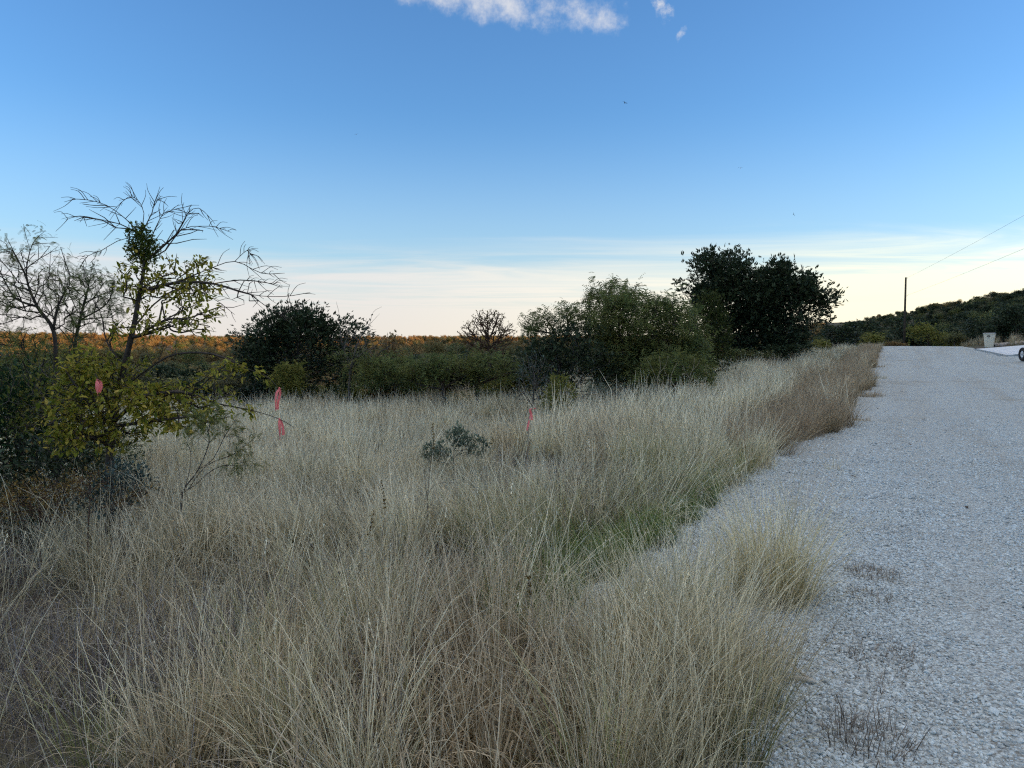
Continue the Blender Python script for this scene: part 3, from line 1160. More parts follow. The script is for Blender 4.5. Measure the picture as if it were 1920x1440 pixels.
def stamp(tv, tq, pos, dirs, ups, size, q):
    """copies of a leaf template (x along the leaf, y across, z up) -> verts, quads, tint"""
    n = len(pos)
    x = dirs / (np.linalg.norm(dirs, axis=1)[:, None] + 1e-9)
    y = np.cross(ups, x)
    y /= np.linalg.norm(y, axis=1)[:, None] + 1e-9
    z = np.cross(x, y)
    tv = np.asarray(tv, float)
    V = pos[:, None, :] + size[:, None, None] * (tv[None, :, 0:1] * x[:, None, :] + tv[None, :, 1:2] * y[:, None, :] + tv[None, :, 2:3] * z[:, None, :])
    k = len(tv)
    Q = (np.asarray(tq)[None] + (np.arange(n) * k)[:, None, None]).reshape(-1, 4)
    tint = np.ones((n, k, 4))
    tint[..., 0] = q.random(n)[:, None]
    tint[..., 1] = q.random(n)[:, None]
    return V.reshape(-1, 3), Q, tint.reshape(-1, 4)


# leaf templates, unit length
T_ELM = ([(0, 0, 0), (0.3, 0.2, 0.06), (0.7, 0.17, 0.03), (1, 0, -0.1), (0.7, -0.17, 0.03), (0.3, -0.2, 0.06), (0.5, 0, -0.01)],
         [(0, 6, 2, 1), (6, 3, 3, 2), (0, 5, 4, 6), (6, 4, 3, 3)])
T_ELM = (T_ELM[0], [(0, 6, 2, 1), (0, 5, 4, 6), (2, 6, 4, 3)])
T_OAK = ([(0, 0, 0), (0.5, 0.26, 0.08), (1, 0, 0), (0.5, -0.26, 0.08)], [(0, 3, 2, 1)])


def frond(k, ln=0.16, w=0.018, droop=0.5):
    v, f = [], []
    for i_ in range(k):
        t = (i_ + 0.7) / k
        x, z = t, -droop * t * t
        for s in (-1, 1):
            b = len(v)
            v += [(x - w, 0, z), (x + w, 0, z), (x + w + 0.03, s * ln, z - 0.03), (x - w * 0.3 + 0.02, s * ln, z - 0.03)]
            f.append((b, b + 1, b + 2, b + 3))
    if k < 5:
        return v, f
    b = len(v)
    v += [(0, -0.006, 0), (0.5, -0.006, -droop * 0.25), (0.5, 0.006, -droop * 0.25), (0, 0.006, 0), (1, 0, -droop), (1, 0.004, -droop)]
    f += [(b, b + 1, b + 2, b + 3), (b + 1, b + 4, b + 5, b + 2)]
    return v, f


T_FRONDF = frond(9, 0.20, 0.022)
T_FRONDL = frond(4, 0.22, 0.05)
T_FROND = frond(4, 0.21, 0.052)
T_SPRAY = ([(0, 0, 0), (0.45, 0.10, 0.02), (1, 0, 0.05), (0.45, -0.10, 0.02), (0.1, 0, 0), (0.5, 0.03, 0.16), (0.8, 0.28, 0.12), (0.45, 0.12, 0.02), (0.1, 0, 0), (0.5, -0.03, -0.14), (0.8, -0.28, 0.0), (0.45, -0.12, 0.0)],
           [(0, 3, 2, 1), (4, 7, 6, 5), (8, 9, 10, 11)])
T_CARD = ([(0, -0.06, 0), (0.35, -0.32, 0.06), (1, -0.05, 0), (0.4, 0.02, 0.10), (0.05, 0.05, 0), (0.5, 0.34, -0.05), (0.9, 0.22, 0.12), (0.45, 0.05, 0.1)],
          [(0, 1, 2, 3), (4, 7, 6, 5)])


def leaves(P_, par, cnt, per, size, tmpl, q, maxcnt=4, spread=0.08, hang=0.3, up=0.0, outward=0.5, svar=0.3, keep=None, centre=None):
    cand = np.where((cnt <= maxcnt) & (par >= 0))[0]
    if keep is not None:
        cand = cand[keep(P_[cand])]
    # clumpy: some twigs are thick with leaves, some nearly bare
    cl = 0.35 + 1.3 * vnoise(P_[cand, 0] + 0.7 * P_[cand, 2], P_[cand, 1] * 0.6 + P_[cand, 2], max(0.25, 5 * size), 77)
    idx = np.repeat(cand, q.poisson(per * cl))
    n = len(idx)
    f = q.random(n)[:, None]
    base = P_[idx] * f + P_[par[idx]] * (1 - f) + q.normal(0, spread, (n, 3))
    d = P_[idx] - P_[par[idx]]
    d /= np.linalg.norm(d, axis=1)[:, None] + 1e-9
    c = P_.mean(0) if centre is None else centre
    o = base - c
    o /= np.linalg.norm(o, axis=1)[:, None] + 1e-9
    d = 0.5 * d + outward * o + q.normal(0, 0.7, (n, 3))
    d[:, 2] += up - hang
    ups = q.normal(0, 0.45, (n, 3)) + np.array([0, 0, 1.0])
    s = size * np.exp(np.clip(q.normal(0, svar, n), -0.5, 0.4))
    return stamp(*tmpl, base, d, ups, s, q)


def crown_mesh(name, V, Q, tint, mat):
    return mesh_np(name, V, [Q], mat, False, tint)


M_BARK = mat_bark('mesquite_bark', (0.035, 0.028, 0.022), (0.11, 0.09, 0.075))
M_BARKG = mat_bark('grey_bark', (0.06, 0.052, 0.045), (0.17, 0.15, 0.13))
M_BARKR = mat_bark('russet_twigs', (0.06, 0.035, 0.025), (0.16, 0.10, 0.07))
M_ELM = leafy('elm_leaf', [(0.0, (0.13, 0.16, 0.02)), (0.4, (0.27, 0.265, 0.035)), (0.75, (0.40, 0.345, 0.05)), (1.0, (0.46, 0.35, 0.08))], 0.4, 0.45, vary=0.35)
M_ELMG = leafy('elm_leaf_dark', [(0.0, (0.07, 0.10, 0.02)), (0.6, (0.14, 0.16, 0.03)), (1.0, (0.26, 0.22, 0.05))], 0.4, 0.45, vary=0.3)  # darker, greener leaf colour for the bush beside the elm
M_MISTLE = leafy('mistletoe_leaf', [(0.0, (0.035, 0.06, 0.008)), (1.0, (0.12, 0.15, 0.03))], 0.3, 0.45)
M_OAK = leafy('live_oak_leaf', [(0.0, (0.020, 0.034, 0.018)), (0.6, (0.045, 0.066, 0.032)), (1.0, (0.085, 0.11, 0.055))], 0.22, 0.4, vary=0.4)
M_CEDAR = leafy('cedar_spray', [(0.0, (0.030, 0.045, 0.013)), (0.6, (0.065, 0.085, 0.022)), (1.0, (0.12, 0.13, 0.035))], 0.2, 0.6, vary=0.35)
M_CEDARD = leafy('dark_cedar_spray', [(0.0, (0.012, 0.035, 0.012)), (0.6, (0.025, 0.065, 0.022)), (1.0, (0.05, 0.10, 0.035))], 0.2, 0.6, vary=0.3)
M_MESQ = leafy('mesquite_leaflet', [(0.0, (0.065, 0.095, 0.032)), (0.5, (0.13, 0.17, 0.055)), (1.0, (0.22, 0.25, 0.09))], 0.42, 0.5, patch=(0.18, 0.185, 0.055), patch_scale=0.9, vary=0.35)
M_MESQY = leafy('yellowing_mesquite_leaflet', [(0.0, (0.10, 0.12, 0.03)), (0.5, (0.20, 0.21, 0.05)), (1.0, (0.32, 0.29, 0.08))], 0.42, 0.5, vary=0.35)
M_GREY = leafy('grey_green_leaf', [(0.0, (0.09, 0.12, 0.08)), (0.6, (0.17, 0.21, 0.14)), (1.0, (0.28, 0.32, 0.22))], 0.3, 0.6, vary=0.3)
M_RUST = leafy('rusty_leaf', [(0.0, (0.10, 0.06, 0.02)), (0.5, (0.19, 0.13, 0.035)), (1.0, (0.28, 0.19, 0.06))], 0.3, 0.6, vary=0.3)
M_BLUE = leafy('blue_green_leaf', [(0.0, (0.03, 0.055, 0.05)), (0.6, (0.07, 0.11, 0.095)), (1.0, (0.15, 0.20, 0.175))], 0.3, 0.5, vary=0.3)
M_AUTUMN = leafy('autumn_leaf', [(0.0, (0.17, 0.11, 0.05)), (0.5, (0.30, 0.20, 0.085)), (1.0, (0.42, 0.31, 0.13))], 0.35, 0.6, patch=(0.17, 0.16, 0.06), patch_scale=0.05, inst=True, vary=0.3)
M_SCRUB = leafy('valley_scrub_leaf', [(0.0, (0.07, 0.10, 0.035)), (0.5, (0.14, 0.165, 0.055)), (1.0, (0.22, 0.22, 0.085))], 0.35, 0.6, patch=(0.17, 0.15, 0.09), patch_scale=0.12, inst=True, vary=0.35)


def pix_lobe(px, py, rx, ry, Z, depth=None, wgt=1.0, dz=0.0):
    c = P3(px, py, Z + dz)
    k = (Z + dz) / F
    return (c[0], c[1], c[2], rx * k, (depth if depth else (rx + ry) / 2 * k), ry * k, wgt)


def plant(name, label, cat, Z, paths, lob, n, q, leaf=None, bark=M_BARK, group=None, r_tip=0.004, r_root=0.06,
          bf=0.35, step=0.18, jit=0.25, sag=0.0, extra=None, trunk='trunk', crown='crown', bare=None):
    """a woody plant; paths and lobes in photo pixels at depth Z (paths may give (px,py,dz))"""
    def pp(p):
        return P3(p[0], p[1], Z + (p[2] if len(p) > 2 else 0))
    pt = [np.array([pp(p) for p in path]) for path in paths]
    root = pt[0][0].copy()
    root[2] = float(H(root[0], root[1])) - 0.05
    pt[0] = np.vstack([root, pt[0]])
    att = lobes([pix_lobe(l[0], l[1], l[2], l[3], Z, *(l[4:])) for l in lob], n, q) if len(lob) else np.zeros((0, 3))
    if len(att):
        att[:, 2] = np.maximum(att[:, 2], H(att[:, 0], att[:, 1]) + 0.06)
    if bare is not None and len(bare):
        pass
    P_, par, cnt, pl = skeleton(pt, att, q, bf, step, jit, sag)
    loc = root + np.array([0, 0, 0.05])
    P_ = P_ - loc
    e = empty(name, loc)
    tag(e, label, cat, group)
    obj(trunk, limb_mesh(trunk, P_, par, cnt, bark, r_tip, r_root), e)
    if leaf:
        sets = leaf if isinstance(leaf, list) else [leaf]
        bymat = {}
        for lf in sets:
            lf = dict(lf)
            mt = lf.pop('mat')
            bymat.setdefault((lf.pop('name', crown), mt), []).append(leaves(P_, par, cnt, q=q, **lf))
        for (nm, mt), L in bymat.items():
            off, vs, qs, ts = 0, [], [], []
            for V, Q, T in L:
                vs.append(V)
                qs.append(Q + off)
                ts.append(T)
                off += len(V)
            obj(nm, crown_mesh(nm, np.vstack(vs), np.vstack(qs), np.vstack(ts), mt), e)
    return e, P_ + loc, par, cnt


def dup(root, loc, rz, scale, label=None, group=None, name=None):
    r = root.copy()
    COL.objects.link(r)
    r.location = loc
    r.rotation_euler = (0, 0, rz)
    r.scale = scale if hasattr(scale, '__len__') else (scale,) * 3
    if label:
        r['label'] = label
    if group:
        r['group'] = group
    if name:
        r.name = name
    for c in root.children:
        d = c.copy()
        COL.objects.link(d)
        d.parent = r
    return r

# ------------------------------------------------------------------ the plants of the photograph
q = np.random.default_rng(5)

# front elm with its bare arching top twigs
Ze = 7.0
trunkp = [(205, 960), (206, 865), (214, 770), (232, 690), (250, 615), (262, 548), (271, 490), (264, 440, .05)]
twigs = [
    [(271, 490), (330, 440, -.1), (352, 400, -.15), (372, 390, -.2), (392, 406, -.25)],
    [(271, 490), (310, 470, .2), (340, 430, .3), (378, 424, .4), (405, 426, .4), (434, 436, .45)],
    [(264, 440), (235, 410, -.1), (200, 385, -.2), (165, 375, -.25), (131, 373, -.3)],
    [(264, 440), (225, 420, .1), (180, 410, .2), (150, 405, .25), (123, 412, .3)],
    [(264, 440), (270, 400, .1), (258, 375, .15), (240, 370, .2), (215, 392, .25)],
    [(264, 440), (285, 400, -.1), (292, 375, -.15), (310, 380, -.2)],
    [(271, 480), (300, 410, .2), (320, 395, .25), (357, 386, .3)],
    [(264, 440), (220, 452, -.1), (190, 470, -.2), (165, 480, -.2), (150, 500, -.2)],
    [(262, 548), (330, 530, -.1), (400, 532, -.2), (470, 552, -.3), (530, 556, -.3), (582, 548, -.35)],
    [(330, 530, -.1), (390, 505, -.2), (440, 490, -.3), (490, 512, -.35), (534, 512, -.4)],
    [(400, 532, -.2), (450, 525, -.1), (500, 530, 0), (530, 540, 0)],
    [(470, 552, -.3), (500, 575, -.3), (530, 590, -.35), (548, 570, -.35)],
    [(440, 490, -.3), (462, 470, -.3), (470, 478, -.3)],
    [(250, 615), (290, 570, .2), (340, 540, .3), (400, 560, .4), (440, 590, .4)],
    [(246, 640), (310, 600, -.3), (370, 600, -.4), (410, 590, -.5)],
    [(232, 690), (200, 640, .1), (190, 590, .2), (175, 560, .2)],
    [(222, 735), (280, 690, -.3), (330, 664, -.4), (400, 664, -.5), (460, 690, -.55), (500, 706, -.6), (524, 730, -.6)],
    [(214, 790), (270, 745, -.4), (340, 735, -.5), (400, 755, -.6), (470, 769, -.7), (522, 785, -.7), (552, 802, -.7)],
    [(210, 800), (280, 790, -.6), (360, 780, -.7), (420, 765, -.8)],
    [(212, 800), (170, 760, -.5), (140, 720, -.6), (120, 690, -.6)],
    [(208, 830), (160, 820, -.6), (120, 830, -.7), (95, 850, -.7)],
    [(212, 780), (185, 715, -.55), (176, 690, -.6), (170, 650, -.5)],
]
lobe = [(160, 745, 55, 70, .45, 1.0, -.4), (165, 685, 45, 45, .35, 1.1, -.3), (290, 750, 100, 40, .5, 1.0, -.4), (190, 815, 100, 34, .45, 1.0, -.4),
        (345, 785, 90, 26, .4, .9, -.5), (425, 690, 55, 26, .25, .9, -.5), (350, 535, 65, 60, .4, .8, 0), (260, 520, 40, 60, .35, .9, 0), (330, 610, 80, 35, .4, .7, -.1),
        (400, 600, 35, 30, .2, .5, -.2), (235, 700, 50, 40, .3, .8, 0), (470, 770, 30, 16, .15, .8, -.65), (215, 610, 50, 45, .3, .6, .1), (120, 800, 55, 45, .3, .9, -.5),
        (315, 425, 85, 42, .4, .30, 0), (200, 425, 55, 35, .3, .22, 0), (450, 545, 70, 40, .3, .35, -.2), (395, 735, 60, 30, .3, .7, -.5)]
elm, EP, Epar, Ecnt = plant('elm_tree', 'small leaning elm with yellow-green leaves and bare arching top twigs at left', 'tree', Ze, [trunkp] + twigs, lobe, 1150, q,
                            bark=M_BARK, r_tip=0.0046, r_root=0.066, bf=0.25, step=0.10, jit=0.22, sag=0.08)
eo = np.array(elm.location)
# fine side twigs on the bare branches
acc = Acc()
tp = []
for path in twigs[:14]:
    c = bez(np.array([P3(p[0], p[1], Ze + (p[2] if len(p) > 2 else 0)) for p in path]), 24)
    for _ in range(15):
        k = q.integers(5, len(c) - 1)
        d = c[k] - c[k - 1]
        d /= np.linalg.norm(d)
        s = q.normal(0, 1, 3)
        s -= s @ d * d
        s /= np.linalg.norm(s)
        L = q.uniform(0.05, 0.22)
        a = c[k]
        b = a + (d * 0.7 + s * 0.75) * L * 0.55 + np.array([0, 0, 0.01])
        e_ = b + (d * 0.9 + s * 0.35 + np.array([0, 0, -0.15])) * L * 0.5
        acc.tube(bez([a, b, e_], 6) - eo, np.linspace(0.0034, 0.0016, 7), 3)
        tp.append(e_)
tag(obj('twigs', acc.mesh('twigs', M_BARK, True), elm), kind='stuff')


def elm_leaf_zone(P_):
    w_ = P_ + eo
    px = 960 + F * w_[:, 0] / w_[:, 1]
    py = HORIZON - F * (w_[:, 2] - CAMH) / w_[:, 1]
    low = py > 625
    up = (py > 460) & (px > 215) & (px < 415) & (q.random(len(P_)) < 0.85)
    return (low | up) & (px < 500)


V, Q, T = leaves(EP - eo, Epar, Ecnt, 6.4, 0.052, T_ELM, q, maxcnt=5, spread=0.03, hang=0.35, outward=0.15, svar=0.22, keep=elm_leaf_zone)
nl_ = len(V) // 7
cen = V.reshape(nl_, 7, 3).mean(1)
order = np.argsort(cen[:, 1] + eo[1])              # nearest first
big = order[:300]
restm = np.ones(nl_, bool)
restm[big] = False
Vr = V.reshape(nl_, 7, 3)[restm].reshape(-1, 3)
Tr = T.reshape(nl_, 7, 4)[restm].reshape(-1, 4)
Qr = (np.asarray(T_ELM[1])[None] + (np.arange(restm.sum()) * 7)[:, None, None]).reshape(-1, 4)
fo = obj('foliage', crown_mesh('foliage', Vr, Qr, Tr, M_ELM), elm)
tag(fo, kind='stuff')
LM = []
for k in range(6):
    tt = np.ones((7, 4))
    tt[:, 0] = k / 5
    tt[:, 1] = q.random()
    LM.append(mesh_np('leaf', np.array(T_ELM[0], float), [np.array(T_ELM[1])], M_ELM, False, tt))
Vb = V.reshape(nl_, 7, 3)
for k in big:
    a, m_, c = Vb[k, 0], Vb[k, 3], Vb[k, 1]
    s = np.linalg.norm(m_ - a)
    x = (m_ - a) / s
    y = Vb[k, 1] - Vb[k, 5]
    y -= y @ x * x
    y /= np.linalg.norm(y)
    o = obj('leaf', LM[int(q.integers(6))], elm)
    o.matrix_local = Matrix([[x[0] * s, y[0] * s, np.cross(x, y)[0] * s, a[0]], [x[1] * s, y[1] * s, np.cross(x, y)[1] * s, a[1]],
                             [x[2] * s, y[2] * s, np.cross(x, y)[2] * s, a[2]], [0, 0, 0, 1]])
# mistletoe high in the elm
pts = lobes([pix_lobe(262, 442, 24, 26, Ze, .12), pix_lobe(280, 468, 22, 26, Ze, .12), pix_lobe(252, 470, 18, 22, Ze, .1)], 1500, q) - eo
d = q.normal(0, 1, pts.shape)
V, Q, T = stamp(*T_OAK, pts, d, q.normal(0, 1, pts.shape) + [0, 0, 1], np.full(len(pts), 0.03) * np.exp(q.normal(0, .2, len(pts))), q)
mi = obj('mistletoe', crown_mesh('mistletoe', V, Q, T, M_MISTLE), elm)
mi['label'] = 'dense dark green mistletoe clump in the crown of the elm'

# thin mesquites behind the elm at the left edge
plant('mesquite_tree', 'thin crooked mesquite with sparse leaflets at the left edge behind the elm', 'tree', 8.8,
      [[(100, 900), (104, 700), (100, 620), (70, 575), (50, 520), (60, 460), (85, 432)], [(100, 620), (110, 570), (140, 520), (160, 500)], [(70, 575), (30, 560), (5, 520)],
       [(50, 520), (30, 480), (10, 440)], [(60, 480), (48, 440), (44, 420)]],
      [(55, 540, 70, 60, .6), (20, 480, 35, 45, .4), (90, 470, 40, 30, .4, .7), (130, 560, 50, 50, .5), (10, 560, 50, 70, .5)], 520, q,
      leaf=[dict(mat=M_MESQ, per=3.3, size=0.072, tmpl=T_FRONDF, maxcnt=3, spread=0.03, hang=0.6)], r_tip=0.0042, r_root=0.036, step=0.12, jit=0.35)
plant('mesquite_tree', 'feathery green mesquite leaning behind the trunk of the front elm', 'tree', 9.6,
      [[(165, 900), (150, 760), (140, 660), (150, 600), (165, 540), (175, 490)], [(150, 600), (200, 570), (215, 530)]],
      [(165, 530, 50, 50, .5), (195, 560, 45, 60, .5), (140, 600, 50, 50, .5), (110, 520, 40, 40, .4)], 340, q,
      leaf=[dict(mat=M_MESQ, per=5.72, size=0.072, tmpl=T_FRONDF, maxcnt=3, spread=0.03, hang=0.6)], r_tip=0.0042, r_root=0.034, step=0.12, jit=0.35)
plant('mesquite_tree', 'greyish mesquite limb with yellowing leaves low at the left edge', 'tree', 9.2,
      [[(40, 920), (50, 800), (70, 720), (40, 650), (10, 620)], [(70, 720), (120, 680), (150, 650)]],
      [(30, 640, 60, 40, .5), (110, 670, 60, 45, .5), (50, 700, 60, 40, .5)], 240, q,
      leaf=[dict(mat=M_MESQY, per=4.84, size=0.072, tmpl=T_FRONDF, maxcnt=3, spread=0.03, hang=0.6)], r_tip=0.0042, r_root=0.034, step=0.12, jit=0.35)
# the dense thicket that closes the left edge behind the elm
plant('thicket_bush', 'dense dull green thicket filling the left edge behind the elm', 'bush', 10.2,
      [[(60, 900), (62, 800), (60, 720)], [(62, 800), (140, 740), (170, 700)]],
      [(20, 700, 70, 65, .7), (100, 700, 70, 60, .7), (50, 800, 90, 80, .7), (170, 750, 60, 60, .6), (210, 830, 60, 60, .6), (120, 840, 90, 60, .6), (-50, 740, 70, 90, .6)], 900, q,
      leaf=[dict(mat=M_MESQ, per=7, size=0.075, tmpl=T_FRONDL, maxcnt=4, spread=0.06, hang=.3), dict(mat=M_OAK, per=4, size=0.06, tmpl=T_OAK, maxcnt=4, spread=0.06, hang=0, name='dark_leaves')], step=0.16, r_root=0.05)
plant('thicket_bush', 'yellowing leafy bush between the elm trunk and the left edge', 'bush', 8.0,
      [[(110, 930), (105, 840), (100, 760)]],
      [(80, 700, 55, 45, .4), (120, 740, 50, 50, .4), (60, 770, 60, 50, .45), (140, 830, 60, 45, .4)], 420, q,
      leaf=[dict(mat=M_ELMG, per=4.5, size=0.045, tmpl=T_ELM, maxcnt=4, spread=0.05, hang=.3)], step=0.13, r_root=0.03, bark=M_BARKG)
# dark cedar and undergrowth at the left edge
plant('cedar_bush', 'bright dark-green cedar bush low at the left edge of the picture', 'bush', 8.3,
      [[(40, 950), (40, 860), (38, 760)]], [(30, 760, 75, 80, .6), (-40, 780, 70, 90, .6), (75, 850, 65, 70, .55), (5, 860, 70, 70, .5)], 620, q,
      leaf=[dict(mat=M_CEDARD, per=8, size=0.075, tmpl=T_SPRAY, maxcnt=3, spread=0.06, hang=0.0, up=0.2, outward=0.8)], step=0.14)
plant('shrub', 'dark tangled shrub with small leaves under the elm', 'shrub', 7.6,
      [[(120, 980), (120, 900), (110, 850)]], [(110, 860, 85, 60, .5), (20, 900, 70, 50, .5), (180, 880, 50, 40, .4), (60, 960, 90, 30, .5)], 420, q,
      leaf=[dict(mat=M_OAK, per=9, size=0.05, tmpl=T_OAK, maxcnt=4, spread=0.07, hang=0.1), dict(mat=M_RUST, per=1.0, size=0.04, tmpl=T_OAK, maxcnt=3, spread=0.06, hang=0.1, name='dry_leaves')],
      bark=M_BARKG, r_tip=0.003, r_root=0.02, step=0.12)
plant('low_shrub', 'low rusty-orange shrub in front of the elm at the left edge', 'shrub', 6.1,
      [[(75, 1010), (75, 960), (70, 920)]], [(75, 925, 75, 42, .4), (20, 945, 50, 40, .4), (125, 945, 50, 38, .35)], 420, q,
      leaf=[dict(mat=M_RUST, per=5, size=0.024, tmpl=T_OAK, maxcnt=3, spread=0.035, hang=0.0, up=.2)], bark=M_BARKR, r_tip=0.002, r_root=0.012, step=0.08)
plant('low_shrub', 'low grey-blue holly-leaved shrub beside the elm trunk', 'shrub', 6.2,
      [[(225, 1000), (225, 940), (228, 905)]], [(230, 900, 48, 38, .35), (195, 930, 55, 34, .35), (255, 920, 28, 28, .25)], 380, q,
      leaf=[dict(mat=M_BLUE, per=4.5, size=0.035, tmpl=T_OAK, maxcnt=3, spread=0.03, hang=0.0, up=.3)], bark=M_BARKG, r_tip=0.002, r_root=0.012, step=0.08)
plant('low_shrub', 'low reddish-brown twiggy shrub at the grass edge below the elm', 'shrub', 5.9,
      [[(165, 1010), (168, 950), (170, 910)], [(168, 960), (250, 930), (285, 895)]], [(165, 905, 55, 35, .3), (250, 930, 45, 30, .25)], 200, q,
      leaf=[dict(mat=M_RUST, per=3, size=0.022, tmpl=T_OAK, maxcnt=3, spread=0.03, hang=0.0, up=.2)], bark=M_BARKR, r_tip=0.002, r_root=0.010, step=0.08)
# young mesquite in the grass
plant('mesquite_sapling', 'young mesquite with several slender dark stems rising from the grass', 'shrub', 6.0,
      [[(342, 985), (342, 925), (372, 880), (392, 830), (388, 800)], [(342, 930), (355, 885), (358, 850), (350, 830)], [(345, 930), (385, 875), (440, 850), (485, 815)],
       [(350, 925), (400, 880), (450, 868), (480, 866)], [(372, 880), (400, 860), (420, 820), (440, 790)], [(388, 800), (370, 785), (360, 775)], [(388, 805), (405, 775), (412, 760)]],
      [(410, 800, 50, 30, .2), (450, 830, 40, 30, .2), (450, 875, 40, 20, .2), (370, 800, 25, 30, .2)], 110, q,
      leaf=[dict(mat=M_MESQ, per=4.4, size=0.0605, tmpl=T_FRONDF, maxcnt=2, spread=0.015, hang=0.2)], bark=M_BARKG, r_tip=0.0016, r_root=0.013, step=0.08, jit=0.2)

# dark oak bush beyond the clearing, with bare mesquite limbs on its right
plant('oak_bush', 'broad dark-green live oak bush at the far side of the clearing', 'bush', 27,
      [[(555, 730), (556, 690), (560, 650)], [(556, 700), (500, 670), (480, 640)], [(556, 700), (620, 670), (650, 640)]],
      [(500, 655, 62, 60, 1.6), (565, 640, 70, 62, 1.6), (530, 612, 50, 36, 1.2), (600, 612, 36, 34, 1.0), (650, 640, 50, 50, 1.2), (560, 600, 30, 22, .7), (610, 690, 70, 40, 1.2), (482, 690, 40, 40, 1.1)], 1150, q,
      leaf=[dict(mat=M_OAK, per=10.5, size=0.149, tmpl=T_CARD, maxcnt=4, spread=0.16, hang=0.0, up=.2, outward=.7)], r_tip=0.008, r_root=0.14, step=0.3)
plant('mesquite_tree', 'mesquite with bare slanting limbs against the sky right of the dark oak bush', 'tree', 25,
      [[(655, 735), (658, 690), (672, 640), (692, 610), (712, 588)], [(658, 690), (640, 640), (636, 590), (630, 565)], [(672, 640), (650, 615), (648, 590)], [(692, 612), (700, 585), (716, 575)]],
      [(670, 660, 60, 50, 1.0), (690, 605, 26, 22, .5, .8), (650, 610, 20, 25, .5, .6), (720, 660, 40, 30, .8)], 300, q,
      leaf=[dict(mat=M_MESQ, per=4.53, size=0.192, tmpl=T_FROND, maxcnt=3, spread=0.08, hang=.5, keep=lambda p: p[:, 2] < 2.2)], bark=M_BARKG, r_tip=0.007, r_root=0.09, step=0.25, jit=.3)
plant('mesquite_bush', 'yellow-green mesquite bush in front of the dark oak bush', 'bush', 25,
      [[(545, 735), (545, 700)]], [(545, 705, 28, 24, .6), (525, 720, 22, 16, .4)], 120, q,
      leaf=[dict(mat=M_MESQY, per=13.8, size=0.18, tmpl=T_FROND, maxcnt=3, spread=0.08, hang=.4)], r_tip=0.006, r_root=0.03)
plant('mesquite_bush', 'grey-green mesquite bush right of the dark oak bush', 'bush', 24.5,
      [[(740, 738), (740, 700)]], [(740, 697, 45, 30, .9), (700, 700, 45, 32, .8), (790, 708, 35, 22, .7)], 260, q,
      leaf=[dict(mat=M_MESQ, per=12.3, size=0.192, tmpl=T_FROND, maxcnt=3, spread=0.1, hang=.4)], bark=M_BARKG, r_tip=0.006, r_root=0.04)
plant('mesquite_tree', 'low mesquite with dark spreading limbs at the edge of the pale clearing', 'tree', 23.5,
      [[(832, 742), (830, 722), (815, 700), (805, 685)], [(830, 730), (790, 722), (765, 712)], [(832, 728), (860, 710), (885, 700)], [(832, 735), (880, 728), (900, 720)], [(830, 722), (840, 700), (850, 680)]],
      [(810, 688, 55, 20, .9), (860, 686, 50, 20, .9), (780, 698, 35, 18, .6)], 300, q,
      leaf=[dict(mat=M_MESQ, per=10.3, size=0.18, tmpl=T_FROND, maxcnt=3, spread=0.08, hang=.4)], bark=M_BARK, r_tip=0.007, r_root=0.12, step=.25, jit=.3)
plant('mesquite_tree', 'low mesquite with crooked dark limbs beside the bare tree', 'tree', 24,
      [[(895, 742), (893, 720), (905, 695), (912, 680)], [(893, 722), (920, 712), (945, 705)], [(895, 735), (925, 730), (950, 712)]],
      [(905, 682, 45, 24, .8), (945, 688, 40, 24, .8)], 240, q,
      leaf=[dict(mat=M_MESQ, per=10.3, size=0.18, tmpl=T_FROND, maxcnt=3, spread=0.08, hang=.4)], bark=M_BARK, r_tip=0.007, r_root=0.10, step=.25, jit=.3)
plant('bare_tree', 'nearly leafless brown tree fanning out against the pale sky', 'tree', 32,
      [[(918, 725), (917, 690), (916, 655), (915, 620), (912, 590)], [(916, 660), (890, 630), (872, 610)], [(916, 655), (945, 625), (962, 605)], [(916, 640), (900, 600), (893, 582)], [(916, 640), (930, 605), (935, 585)]],
      [(912, 605, 45, 28, 1.2), (880, 630, 25, 25, .8), (948, 625, 25, 25, .8), (915, 650, 40, 25, 1.0)], 900, q,
      leaf=[dict(mat=M_AUTUMN, per=1.2, size=0.09, tmpl=T_OAK, maxcnt=3, spread=0.06, hang=.1)], bark=M_BARKR, r_tip=0.014, r_root=0.11, step=.3, jit=.15)

